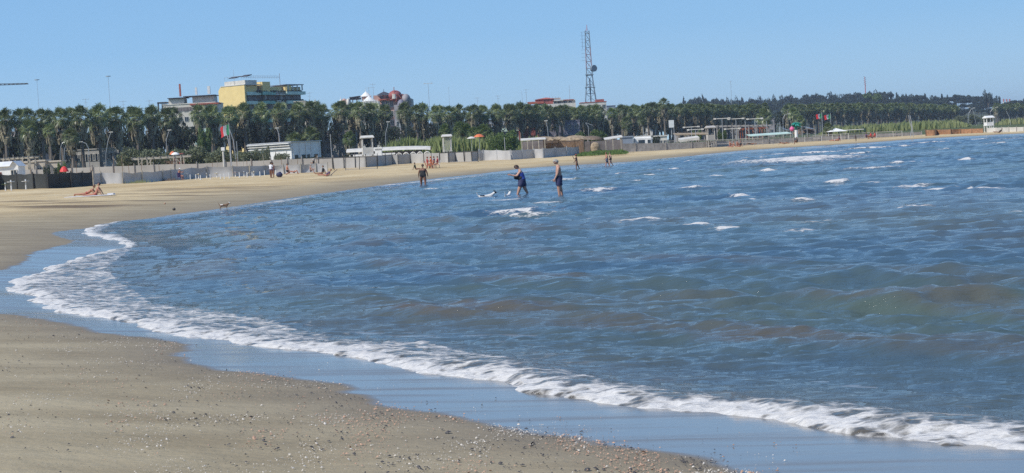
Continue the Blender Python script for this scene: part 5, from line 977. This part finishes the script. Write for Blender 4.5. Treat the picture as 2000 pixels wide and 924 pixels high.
for px, yb, sz, l, mt in ((551,338.5,.34,'dark beach bag beside the sitting bather, right of the standing pair','black'),(546,346,.36,'dark round bag on the sand right of the standing pair','navy'),(340,411,.085,'dark stone at the water edge below the beach, near the little dog','pebble'),(322,399,.06,'small pale litter piece on the sand','shelltan')):
    p = hit(px, yb); m = MB(); m.ell((0, 0, sz*.7), (sz, sz*.7, sz*.8), 12, 8); m.ell((sz*.2, 0, sz*1.3), (sz*.4, sz*.3, sz*.35), 8, 6); o = m.build('bag' if sz > .3 else 'stone', mt, smooth=True); o.location = p; tag(o, l, 'bag' if sz > .3 else 'stone')
# ================================================================== PEOPLE AND DOGS
def V3(*a): return Vector(a)
def human(name, label, loc, yaw, H, pose, skin, hair, wear=(), fat=1.0, hairlen=0, hat=None, group=None, female=False, sink=0.0, fingers=True, wide=1.0):
    """local frame: +X is forward, Z up, unit height; pose: angles in degrees"""
    P = dict(torso=3, neck=0, aL=(5, 8, 8), aR=(5, 8, 8), lL=(0, 0), lR=(0, 0), head=0, spread=2.0); P.update(pose)
    up = lambda a: V3(math.sin(R(a)), 0, math.cos(R(a))); dn = lambda a, b=0: V3(math.sin(R(a))*math.cos(R(b)), math.sin(R(b)), -math.cos(R(a))*math.cos(R(b)))
    pel = V3(0, 0, .52); t = P['torso']; t2 = t+P.get('bend', 0)
    belly = pel+up(t)*.09; chest = belly+up((t+t2)/2)*.11; nb = chest+up(t2)*.095; n2 = nb+up(t2+P['neck'])*.045; hd = n2+up(t2+P['neck']+P['head']*.5)*.07
    pts = [pel, belly, chest, nb, n2]; rad = [(.078*fat, .066*fat), (.072*fat*(.95 if female else 1.05), .062*fat*1.05), (.082*fat**.6, .062*fat**.7), (.046, .040), (.033, .033)]
    ed = [(0, 1), (1, 2), (2, 3), (3, 4)]; bones = [('pelvis', 0, 1), ('belly', 1, 2), ('chest', 2, 3), ('neck', 3, 4)]; hands = []
    def addp(p, r): pts.append(p); rad.append(r if isinstance(r, tuple) else (r, r)); return len(pts)-1
    for sgn, s, arm, leg in ((1, 'L', P['aL'], P['lL']), (-1, 'R', P['aR'], P['lR'])):
        sh = addp(nb-up(t2)*.03+V3(0, sgn*(.098 if not female else .088), 0), .036); a, b, ab = arm; ub = dn(a, ab*sgn); el = addp(pts[sh]+ub*.16, .025*fat**.5); fb = dn(a+b, ab*sgn*.4); wr = addp(pts[el]+fb*.14, .0165); pm = addp(pts[wr]+fb*.05, (.022, .012))
        ed += [(2, sh), (sh, el), (el, wr), (wr, pm)]; bones += [('clav'+s, 2, sh), ('upper'+s, sh, el), ('fore'+s, el, wr), ('hand'+s, wr, pm)]; hands.append((pts[wr], pts[pm], fb, sgn))
        hp = addp(pel+V3(0, sgn*.048*fat**.6, -.03), .056*fat**.8); th, kn = leg; tv = dn(th, P['spread']*sgn); ke = addp(pts[hp]+tv*.235, .036*fat**.6); sv = dn(th-kn, 0); an = addp(pts[ke]+sv*.235, .0215); cf = None
        fa = th-kn+90 if 'foot' not in P else P['foot']; fv = V3(math.sin(R(fa)), 0, -math.cos(R(fa))); he = addp(pts[an]+sv*.022, .020); to = addp(pts[he]+fv*.085, (.020, .014))
        ed += [(0, hp), (hp, ke), (ke, an), (an, he), (he, to)]; bones += [('hip'+s, 0, hp), ('thigh'+s, hp, ke), ('shank'+s, ke, an), ('foot'+s, an, to)]
    me = bpy.data.meshes.new('skel'); me.from_pydata([tuple(p) for p in pts], ed, []); o = bpy.data.objects.new('skel', me); COL.objects.link(o)
    sk = o.modifiers.new('skin', 'SKIN'); sk.use_smooth_shade = True; sk.branch_smoothing = .3
    if not me.skin_vertices: return None
    lay = me.skin_vertices[0].data
    for i, r in enumerate(rad): lay[i].radius = r; lay[i].use_root = (i == 0)
    sb = o.modifiers.new('sub', 'SUBSURF'); sb.levels = 2; sb.render_levels = 2
    dg = bpy.context.evaluated_depsgraph_get(); m1 = bpy.data.meshes.new_from_object(o.evaluated_get(dg)); bpy.data.objects.remove(o)
    bv = [v.co.copy() for v in m1.vertices]; bf = [tuple(p.vertices) for p in m1.polygons]; bpy.data.meshes.remove(m1)
    # garments: faces whose nearest bone is in the wanted span, pushed out a little
    def near(p):
        best = None
        for nm, a, b in bones:
            A, B = pts[a], pts[b]; AB = B-A; tt = max(0, min(1, (p-A).dot(AB)/AB.length_squared)); d = (p-A-AB*tt).length/(rad[a][0]*(1-tt)+rad[b][0]*tt)
            if best is None or d < best[0]: best = (d, nm, tt)
        return best[1], best[2]
    cent = [sum((bv[i] for i in f), V3(0, 0, 0))/len(f) for f in bf]; cls = [near(c) for c in cent] if wear else []
    nrm = [V3(0, 0, 0) for _ in bv]
    for f in bf:
        n = (bv[f[1]]-bv[f[0]]).cross(bv[f[2]]-bv[f[0]])
        for i in f: nrm[i] += n
    # head with face, on the neck
    hb = MB(); ha = t2+P['neck']+P['head']; rot = Matrix.Rotation(R(ha), 3, 'Y'); nu, nv = 18, 14; hv = []; loc3 = []
    for j in range(nv+1):
        th = math.pi*j/nv
        for i in range(nu):
            a = 2*math.pi*i/nu; x, y, z = math.sin(th)*math.cos(a), math.sin(th)*math.sin(a), math.cos(th)
            q = V3(x*.052, y*.041, z*.064)
            if z < -.1: q.x += .004*(-z); q.y *= 1+.25*z; q.x *= 1+.10*z if x < 0 else 1
            if abs(y) < .25 and x > .7 and -.35 < z < .12: q.x += .012*(1-abs(z+.18)*3)       # nose
            if abs(abs(y)-.38) < .2 and x > .7 and -.02 < z < .25: q.x -= .004                    # eye sockets
            if abs(y) < .4 and x > .6 and -.68 < z < -.5: q.x += .003                             # lips
            hv.append(hd+rot@q); loc3.append((x, y, z))
    hf = [(j*nu+i, (j+1)*nu+i, (j+1)*nu+(i+1) % nu, j*nu+(i+1) % nu) for j in range(nv) for i in range(nu)]
    body = MB(); body.add(bv, bf); body.add(hv, hf)
    for sgn in (-1, 1): body.ell(hd+rot@V3(-.004, sgn*.042, -.004), (.009, .005, .015), 6, 5, rot=rot)
    if fingers:
        for wr, pm, fb, sgn in hands:
            side = V3(1, 0, 0) if abs(fb.x) < .8 else V3(0, 0, 1); side = (side-fb*side.dot(fb)).normalized(); cn = fb.cross(side)*sgn
            for k, ln in enumerate((.036, .041, .038, .030)): p0 = pm+side*(.014-.0095*k)-fb*.004; p1 = p0+fb*ln*.55+cn*.002; p2 = p1+(fb*.8+cn*.5).normalized()*ln*.5; body.cyl(p0, p1, .0052, .0048, 6); body.cyl(p1, p2, .0048, .0036, 6)
            p0 = pm+side*.016-fb*.026; p1 = p0+(fb*.6+side*.8).normalized()*.022; body.cyl(p0, p1, .0062, .0054, 6); body.cyl(p1, p1+(fb+side*.2).normalized()*.02, .0054, .004, 6)
    zmin = min(v.z for v in bv); off = V3(0, 0, -zmin-sink/H); root = thing(name, label, 'person', loc, yaw, group); root.scale = (H*wide, H*wide, H)
    def fin(mb, nm, mt, sm=True):
        mb.v = [tuple(Vector(v)+off) for v in mb.v]; return mb.build(nm, mt, root, smooth=sm)
    fin(body, 'body', skin)
    for gi, (gn, gm, spans, push) in enumerate(wear):
        m = MB(); ids = {}; fs = []
        for f, c, (b, tt) in zip(bf, cent, cls):
            lo, hi = spans.get(b, spans.get(b[:-1], (2, 2)))
            if lo <= tt <= hi:
                for i in f:
                    if i not in ids: ids[i] = len(m.v); m.v.append(tuple(bv[i]+nrm[i].normalized()*push))
                fs.append(tuple(ids[i] for i in f))
        m.f = fs; m.mi = [0]*len(fs)
        if fs: fin(m, gn, gm)
    # hair
    if hair:
        m = MB(); ids = {}; fs = []
        for f in hf:
            c = [sum(loc3[i][k] for i in f)/4 for k in range(3)]
            if c[2] > .52-.25*(c[0] < .2) or (c[0] < -.05 and c[2] > -.45-hairlen) or (c[0] < .25 and c[2] > .05 and abs(c[1]) > .5):
                for i in f:
                    if i not in ids: ids[i] = len(m.v); x, y, z = loc3[i]; g = .007+.005*math.sin(i*2.3)*.5+(.012*hairlen if x < 0 else 0); m.v.append(tuple(hv[i]+rot@V3(x*g, y*g, z*g)))
                fs.append(tuple(ids[i] for i in f))
        m.f = fs; m.mi = [0]*len(fs); 
        if hairlen > .2: m.ell(hd+rot@V3(-.035, 0, -.05*hairlen), (.028, .036, .055*hairlen+.02), 10, 7, rot=rot)
        fin(m, 'hair', hair)
    if hat:
        m = MB(); c = hd+rot@V3(0, 0, .028); r = rot@Matrix.Rotation(R(-6), 3, 'Y')
        m.ell(c, (.10 if hat[1] else .06, .10 if hat[1] else .052, .006), 16, 4, rot=r)
        if not hat[1]: m.ell(c+r@V3(.06, 0, -.004), (.035, .04, .005), 10, 4, rot=r)
        m.ell(c, (.060, .050, .048), 14, 8, rot=r); fin(m, 'hat', hat[0])
    return root
TORSO = {'belly': (0, 1), 'chest': (0, .62), 'pelvis': (-1, 1), 'hip': (0, 1), 'clav': (0, .55)}
SHORTS = {'pelvis': (-1, .55), 'hip': (0, 1), 'thigh': (0, .72)}; TRUNKS = {'pelvis': (-1, .4), 'hip': (0, 1), 'thigh': (0, .3)}; BRIEFS = {'pelvis': (-1, .2), 'hip': (0, 1), 'thigh': (0, .06)}
SUIT = dict(TORSO, thigh=(0, .08)); DRESS = dict(TORSO, thigh=(0, .55)); TOP = {'chest': (.1, .55)}; SHIRT = {'belly': (0, 1), 'chest': (0, 1), 'pelvis': (.3, 1), 'clav': (0, 1), 'upper': (0, .6)}
def stand(px, ywater, ytop, label, yaw, pose, skin, hair, wear, legs_under=0, **kw):
    """feet hit: ywater is where the water line or sand meets the legs; legs_under = metres below the water"""
    p = hit(px, ywater); wat = inside(SEA, np.array([p.x]), np.array([p.y]))[0]
    if wat: p.z = 0
    H = (W(px, ytop, p.y).z-p.z+legs_under); H = H/kw.pop('frac', .99)
    kw.setdefault('wide', 1.2); return human('person', label, p, yaw, H, pose, skin, hair, wear, sink=legs_under, **kw)
LEFT = math.pi
# wading couple and their dogs
stand(1021, 377.5, 321, 'woman wading left in a blue dress, holding a dark bag against her belly', LEFT, dict(torso=6, bend=4, neck=20, head=22, aL=(30, 75, 10), aR=(34, 70, 10), lL=(20, 4), lR=(-16, 6)), 'skin_fair', 'hair_dark', [('blue_dress', 'blue', dict(TORSO, thigh=(0, .15)), .012), ('dark_skirt', 'navy', {'pelvis': (-1, .2), 'hip': (0, 1), 'thigh': (0, .62)}, .020)], legs_under=.28, fat=1.4, female=True)
p = G(1021, 377.5); t = thing('bag', 'dark blue black bag and towel held in front of the wading woman', 'bag', (p[0]-.20, p[1]-.04, .80)); m = MB(); m.ell((-.02, 0, 0), (.19, .17, .12), 14, 9); m.ell((.14, -.08, -.04), (.15, .13, .17), 12, 8); m.build('body', 'black', t, smooth=True); m = MB(); m.tube([Vector((math.cos(a)*.12-.05, -.1, .06+math.sin(a)*.14)) for a in [math.pi*i/8 for i in range(9)]], .014, 6); m.build('strap', 'black', t); m = MB(); m.ell((.24, -.05, -.12), (.12, .16, .20), 12, 8); m.build('towel', 'blue', t, smooth=True)
stand(1093, 380, 312.5, 'white haired man in dark blue patterned shorts standing in the sea', LEFT, dict(torso=-2, bend=4, neck=14, head=14, aL=(8, 18, 6), aR=(2, 20, 6), lL=(3, 5), lR=(-6, 4)), 'skin_fair', 'hair_white', [('swim_shorts', 'navy', SHORTS, .016)], legs_under=.22, fat=1.18)
stand(827, 360, 321.5, 'woman seen from behind in a dark swimsuit wading near the shore', R(85), dict(torso=6, bend=0, neck=10, aL=(-4, 14, 18), aR=(-2, 12, 20), lL=(8, 6), lR=(-6, 8), spread=5), 'skin_brown', 'hair_brown', [('swimsuit', 'black', dict(BRIEFS, belly=(0, .9), pelvis=(-1, 1), chest=(0, .1)), .010)], legs_under=.30, fat=1.3, female=True)
stand(1127, 329.5, 302, 'tanned person with dark sun hat wading at the water edge right of the man', LEFT, dict(torso=2, aL=(50, 110, 10), aR=(12, 20, 8), lL=(8, 4), lR=(-14, 6)), 'skin_brown', None, [('briefs', 'skin_brown', BRIEFS, .006)], legs_under=.12, hat=('hatcol', True))
stand(1186, 324, 297.5, 'bare chested wader in grey blue shorts, left one of the walking pair', R(200), dict(torso=4, aL=(20, 30, 8), aR=(-10, 20, 8), lL=(18, 8), lR=(-18, 10)), 'skin_red', 'hair_brown', [('shorts', 'greyshort', SHORTS, .014)], legs_under=.10)
stand(1193, 324, 297.5, 'wader in dark swimsuit, right one of the walking pair', R(200), dict(torso=3, aL=(15, 25, 8), aR=(-14, 20, 8), lL=(20, 8), lR=(-16, 12)), 'skin_fair', 'hair_dark', [('swimsuit', 'black', dict(SUIT, thigh=(0, .2)), .010)], legs_under=.10, female=True)
# standing on the sand
stand(530, 347.5, 317.5, 'standing bather with white top, left one of the pair by the bags', R(60), dict(aL=(40, 80, 6), aR=(10, 40, 8), lL=(4, 4), lR=(-4, 4)), 'skin_brown', 'hair_dark', [('top', 'cloth_white', SHIRT, .010), ('briefs', 'cloth_purple', BRIEFS, .008)], female=True)
stand(534.5, 347, 318, 'standing bather in dark purple suit, right one of the pair by the bags', R(240), dict(aL=(10, 30, 10), aR=(30, 60, 6), lL=(10, 4), lR=(-12, 4)), 'skin_brown', 'hair_dark', [('suit', 'cloth_purple', SUIT, .010)], female=True)
stand(613.5, 332, 311, 'standing figure all in black with pale cap at the end of the pole frame', R(180), dict(aL=(20, 90, 6), aR=(10, 70, 6)), 'skin_tan', None, [('shirt', 'black', SHIRT, .012), ('trousers', 'black', {'pelvis': (-1, .5), 'hip': (0, 1), 'thigh': (0, 1), 'shank': (0, .95)}, .010)], hat=('cloth_white', False))
stand(1672, 276, 263, 'lone figure in black standing by the white posted rail fence', R(180), dict(aL=(20, 60, 6), aR=(5, 20, 6)), 'skin_brown', 'hair_dark', [('shirt', 'black', SHIRT, .012), ('trousers', 'black', {'pelvis': (-1, .5), 'hip': (0, 1), 'thigh': (0, 1), 'shank': (0, .95)}, .010)])
SIT = dict(torso=-8, bend=14, neck=8, lL=(128, 118), lR=(120, 112), aL=(38, 40, 8), aR=(44, 36, 8), foot=90); SITFLAT = dict(torso=-18, bend=12, neck=8, lL=(92, 6), lR=(96, 14), aL=(-32, 8, 8), aR=(-30, 6, 8)); LIE = dict(torso=-82, bend=6, neck=14, lL=(96, 8), lR=(112, 50), aL=(-70, 20, 10), aR=(60, 60, 10)); CHAIR = dict(torso=-10, bend=8, neck=12, lL=(86, 78), lR=(80, 74), aL=(40, 50, 8), aR=(36, 56, 8), foot=88); KNEEL = dict(torso=4, bend=2, lL=(60, 140), lR=(60, 140), aL=(14, 20, 6), aR=(12, 20, 6))
LIEUP = dict(torso=-60, bend=10, neck=20, lL=(100, 12), lR=(104, 10), aL=(20, 60, 10), aR=(10, 50, 10))
def sitter(px, yb, label, yaw, pose, skin, hair, wear=(), H=1.68, **kw):
    p = hit(px, yb); return human('person', label, p, yaw, H, pose, skin, hair, wear, **kw)
BK = lambda m_: [('swimwear', m_, dict(BRIEFS, chest=(.1, .5)), .009)]; TR = lambda m_: [('trunks', m_, TRUNKS, .010)]
sitter(561, 341.5, 'upright tanned bather sitting with bare back near the bags', R(30), KNEEL, 'skin_red', 'hair_brown', TR('black'), H=1.8)
sitter(575, 340, 'bather lying down with legs drawn up, right of the upright one', R(0), dict(LIE, lL=(128, 118), lR=(120, 100)), 'skin_red', 'hair_dark', BK('black'))
sitter(607, 338.5, 'pale grey haired bather sitting with knees up before the grey fence', R(0), SIT, 'skin_fair', 'hair_white', TR('greyshort'))
sitter(630, 340, 'seated bather in black shirt behind the reclining one', R(200), SITFLAT, 'skin_tan', 'hair_dark', [('shirt', 'black', SHIRT, .012)], H=1.75)
sitter(637, 345, 'bather reclining in a dark blue low chair, legs stretched to the left', R(185), LIEUP, 'skin_red', 'hair_dark', [('shirt', 'cloth_purple', SHIRT, .012)])
p = hit(641, 344.5); t = thing('beach_chair', 'low dark blue beach chair under the reclining bather', 'chair', p, R(185)); m = MB(); m.box((-.05, 0, .10), (.7, .55, .05)); m.build('seat', 'darkblue', t); m = MB(); m.box((-.62, 0, .40), (.85, .55, .05), rot=Matrix.Rotation(R(38), 3, 'Y')); m.build('backrest', 'darkblue', t)
for y in (-.26, .26): m = MB(); m.cyl((.25, y, 0), (-.35, y, .14), .015, .015, 5); m.build('leg', 'steel', t)
sitter(352, 352, 'seated man with white cap reading by himself in front of the grey fence', R(-40), dict(CHAIR, aL=(40, 80, 10), aR=(40, 80, 10), neck=25), 'skin_red', None, TR('cloth_red'), hat=('cloth_white', False)); p = hit(353, 352.5); t = thing('beach_chair', 'low dark folding chair under the man with the white cap', 'chair', p, R(-40)); m = MB(); m.box((-.02, 0, .36), (.42, .46, .05)); m.build('seat', 'cloth_purple', t); m = MB(); m.box((-.28, 0, .62), (.05, .46, .5), rot=Matrix.Rotation(R(-14), 3, 'Y')); m.build('backrest', 'cloth_purple', t)
for x, y in ((-.2,-.2),(.18,-.2),(-.2,.2),(.18,.2)): m = MB(); m.cyl((x, y, 0), (x, y, .35), .018, .018, 5); m.build('leg', 'darkmetal', t)
sitter(170, 382.5, 'sunbather lying with face down and back raised, left one of the couple at far left', R(0), dict(torso=70, bend=-15, neck=-30, lL=(-86, 6), lR=(-88, 4), aL=(30, 60, 10), aR=(20, 70, 10)), 'skin_red', 'hair_brown', BK('cloth_red'), H=1.75)
sitter(187, 382.5, 'sunbather sitting up with dark hair, right one of the couple at far left', R(175), dict(SITFLAT, torso=-34), 'skin_red', 'hair_dark', BK('cloth_red'), H=1.75)
p = hit(176, 383.5); m = MB(); m.box((0, 0, .03), (3.2, 1.4, .03)); m.box((1.5, -.2, .08), (.4, .5, .12)); o = m.build('beach_towel', 'cloth_white'); o.location = p; tag(o, 'pale beach towel spread under the couple at far left', 'towel')
# group with sun hats beyond the wader, in folding chairs
for i, (px, yb, yaw, sk_, cl, l, hat_, hair_) in enumerate(((836,329.5,R(0),'skin_red','cloth_red','leftmost of the seated group, in a wide straw hat',('hatcol',True),None),(842,328.5,R(170),'skin_red','orange','second from left in the seated group, in an orange hat and top',('orange',True),None),(848,328,R(180),'skin_tan','cloth_purple','third of the seated group, dark haired in purple',None,'hair_dark'),(855,328,R(180),'skin_fair','cloth_red','rightmost of the seated group, in red and white chair',None,'hair_brown'))):
    sitter(px, yb, l, yaw, CHAIR, sk_, hair_, [('top', cl, SHIRT, .012)], hat=hat_, H=1.7)
    p = hit(px, yb); t = thing('beach_chair', 'folding chair of the '+l.split(',')[0].replace(' of the seated group', ' sitter in the group').replace(' in the seated group', ' sitter in the group'), 'chair', p, yaw); m = MB(); m.box((-.02, 0, .36), (.42, .46, .05)); m.build('seat', cl, t); m = MB(); m.box((-.28, 0, .62), (.05, .46, .55), rot=Matrix.Rotation(R(-14), 3, 'Y')); m.build('backrest', cl if i < 3 else 'cloth_white', t)
    for x, y in ((-.2,-.2),(.18,-.2),(-.2,.2),(.18,.2)): m = MB(); m.cyl((x, y, 0), (x, y, .35), .018, .018, 5); m.build('leg', 'darkmetal', t)
sitter(812, 331.5, 'small figure in dark green crouching on the sand left of the seated group', R(0), SITFLAT, 'skin_brown', 'hair_brown', [('shirt', 'darkfol', SHIRT, .012)], H=1.5)
for px, yb, l, yw, ps, sk_, cl in ((1319,291.5,'left one of two bathers sitting side by side before the caravan fence',R(250),SIT,'skin_brown','cloth_red'),(1324,291.5,'right one of two bathers sitting side by side before the caravan fence',R(250),SIT,'skin_red','cloth_purple'),(1426,287.5,'leftmost of the pink sunbathers right of the grey lifeguard tower',R(0),SIT,'skin_red','cloth_red'),(1432,287.5,'second of the pink sunbathers right of the grey lifeguard tower',R(180),SITFLAT,'skin_red','cloth_white'),(1440,287,'third of the pink sunbathers right of the grey lifeguard tower',R(10),SIT,'skin_red','cloth_red'),(1446,287,'rightmost of the pink sunbathers right of the grey lifeguard tower',R(180),SITFLAT,'skin_red','black'),
    (1557,281.5,'dark figure sitting alone below the teal palm sculpture',R(180),SIT,'skin_brown','black'),(1468,283.5,'sunbather lying flat right of the pink group',R(0),LIE,'skin_tan','black'),(1630,276.5,'sunbather lying near the gazebo, left one',R(180),LIE,'skin_red','cloth_white'),(1638,275.5,'dark clothed sunbather near the gazebo, right one',R(180),SITFLAT,'skin_tan','cloth_purple'),(1692,271.5,'left one of the red dressed group at the far fence',R(0),SIT,'skin_tan','cloth_purple'),(1701,271,'middle one of the red dressed group at the far fence',R(180),SIT,'skin_red','red'),(1709,270.5,'right one of the red dressed group at the far fence',R(180),SIT,'skin_red','red'),(1951,260,'dark figure reclining below the white lookout hut',R(180),LIEUP,'skin_brown','black'),(1532,282.5,'pale sunbather lying on the far sand left of the dark seated figure',R(0),LIE,'skin_tan','oldwood')):
    sitter(px, yb, l, yw, ps, sk_, 'hair_dark', [('swimwear', cl, SHIRT if cl in ('black','cloth_purple','red') else dict(BRIEFS, chest=(.1, .5)), .012)], fingers=False)
def dog(label, loc, yaw, L, main, patch, swim=False):
    pts = [V3(-.32,0,.30),V3(-.10,0,.29),V3(.15,0,.30),V3(.30,0,.40),V3(.40,0,.47),V3(.52,0,.45)]; rad = [(.085,.085),(.085,.10),(.10,.12),(.065,.065),(.07,.065),(.03,.03)]; ed = [(i, i+1) for i in range(5)]
    def ad(p, r, f): pts.append(V3(*p)); rad.append((r, r)); ed.append((f, len(pts)-1)); return len(pts)-1
    for y in (-.07, .07): a = ad((-.30, y, .20), .06, 0); b = ad((-.38, y, .11), .025, a); c = ad((-.35, y, .01), .018, b); ad((-.30, y, .0), .016, c); a = ad((.17, y, .17), .04, 2); b = ad((.16, y, .09), .022, a); c = ad((.17, y, .01), .017, b); ad((.21, y, .0), .016, c)
    t1 = ad((-.44, 0, .38), .022, 0); ad((-.50, 0, .52), .014, t1)
    me = bpy.data.meshes.new('skel'); me.from_pydata([tuple(p) for p in pts], ed, []); o = bpy.data.objects.new('skel', me); COL.objects.link(o); o.modifiers.new('skin', 'SKIN').use_smooth_shade = True; lay = me.skin_vertices[0].data
    for i, r in enumerate(rad): lay[i].radius = r; lay[i].use_root = (i == 1)
    o.modifiers.new('s', 'SUBSURF').levels = 2; dg = bpy.context.evaluated_depsgraph_get(); m1 = bpy.data.meshes.new_from_object(o.evaluated_get(dg)); bpy.data.objects.remove(o)
    t = thing('dog', label, 'dog', loc, yaw); t.scale = (L,)*3; m1.materials.clear(); m1.materials.append(M[main]); m1.materials.append(M[patch])
    for p in m1.polygons:
        c = p.center; p.material_index = 1 if (c.x > .36 and c.x < .47 and c.z > .44) or (c.x < -.12 and c.z > .33 and c.x > -.36) else 0
    o = bpy.data.objects.new('body', m1); COL.objects.link(o); o.parent = t
    for y in (-.05, .05): m = MB(); m.add([(.36, y*.7, .52), (.40, y*1.5, .51), (.37, y*1.4, .60), (.34, y, .53)], [(0, 1, 2), (0, 2, 3), (1, 3, 2), (0, 3, 1)]); m.build('ear', patch, t)
    m = MB(); m.ell((.555, 0, .455), (.014, .014, .012), 6, 5); m.build('nose', 'fur_black', t); return t
x, y = G(951, 381.5); dog('white and black dog paddling in the sea left of the wading woman', (x, y, -.40), R(25), 1.1, 'fur_white', 'fur_black')
x, y = G(992, 381.5); dog('small all white dog in the sea just left of the wading woman', (x, y, -.36), R(75), 1.05, 'fur_white', 'fur_white')
dog('little brown and pale dog standing at the water edge on the beach', hit(439, 408), R(10), .62, 'fur_brown', 'fur_white')
# ================================================================== SHELLS, STONES, SEAWEED BITS on the near sand
def scatter(name, label, n, mat, size, seed, near, zlift=.0):
    rg = np.random.default_rng(seed); out_v = []; out_f = []; cnt = 0; tries = 0
    while cnt < n and tries < 60:
        tries += 1
        px = rg.uniform(-40, 1560, 9000); py = 595+400*rg.uniform(0, 1, 9000)**.8
        zz = .12; r = np.stack([(px-CX)/F, (CY-py)/F, -np.ones_like(px)]); w_ = R3@r; t = (zz-CAMH)/w_[2]; x = w_[0]*t; y = w_[1]*t
        dw = pdist(WT, x, y); iw = inside(WETPOLY, x, y); s = np.where(iw, dw, -dw); ds = sdist(x, y)
        pr = np.where(s > 0, .10*np.exp(-s/.6), np.exp(-(-s)/1.1)*near+.10)*np.clip(vnoise(x*2.6, y*1.3, seed)*4-2.1, .05, 1)*np.clip(vnoise(x*.5, y*.4, seed+1)*2-.3, .15, 1)*(ds > .5)*(py < 992)
        k = rg.uniform(0, 1, 9000) < pr; x = x[k]; y = y[k]; z = ground(x, y)
        for a, b, c in zip(x, y, z):
            S = size*np.exp(rg.normal(0, .5)); S = min(S, size*3); m_ = 6; th = rg.uniform(0, 6.28); el = rg.uniform(.5, 1); til = rg.normal(0, .25, 2); o = len(out_v); ang = np.arange(m_)*6.2832/m_; rr = S*rg.uniform(.75, 1.1, m_)
            X_ = rr*np.cos(ang); Y_ = rr*np.sin(ang)*el; xr = X_*math.cos(th)-Y_*math.sin(th); yr = X_*math.sin(th)+Y_*math.cos(th)
            for i in range(m_): out_v.append((a+xr[i], b+yr[i], c+.010+zlift+xr[i]*til[0]+yr[i]*til[1]))
            out_v.append((a, b, c+.012+zlift+S*.42)); out_f += [(o+i, o+(i+1) % m_, o+m_) for i in range(m_)]; cnt += 1
            if cnt >= n: break
    mb = MB(); mb.add(out_v, out_f); return tag(mb.build(name, mat), label, 'shells' if 'shell' in name else 'debris', kind='stuff')
scatter('shell_litter', 'white broken shells strewn over the near sand, thickest along the wet edge', 4200, 'shellwhite', .0043, 51, 1.0)
scatter('shell_litter', 'brownish shell pieces strewn over the near sand', 3000, 'shelltan', .0055, 52, .9)
scatter('pebble_litter', 'small dark stones and seaweed scraps strewn over the near sand', 1500, 'pebble', .0065, 53, .8)

scatter('seaweed_scraps', 'larger dark seaweed scraps scattered on the near sand', 75, 'pebble', .0095, 54, .3)
# ================================================================== HAZE
m = bpy.data.materials.new('sea_haze'); m.use_nodes = True; N = m.node_tree.nodes; N.remove(N['Principled BSDF']); pv = N.new('ShaderNodeVolumePrincipled'); pv.inputs['Color'].default_value = (.80, .88, 1, 1); pv.inputs['Density'].default_value = .00016; pv.inputs['Anisotropy'].default_value = .3
m.node_tree.links.new(pv.outputs[0], N['Material Output'].inputs['Volume'])
mb = MB(); mb.box((0, 0, 30.5), (18400, 18400, 71)); o = mb.build('haze', m); tag(o, 'thin bluish sea haze over the bay', 'haze', kind='stuff')
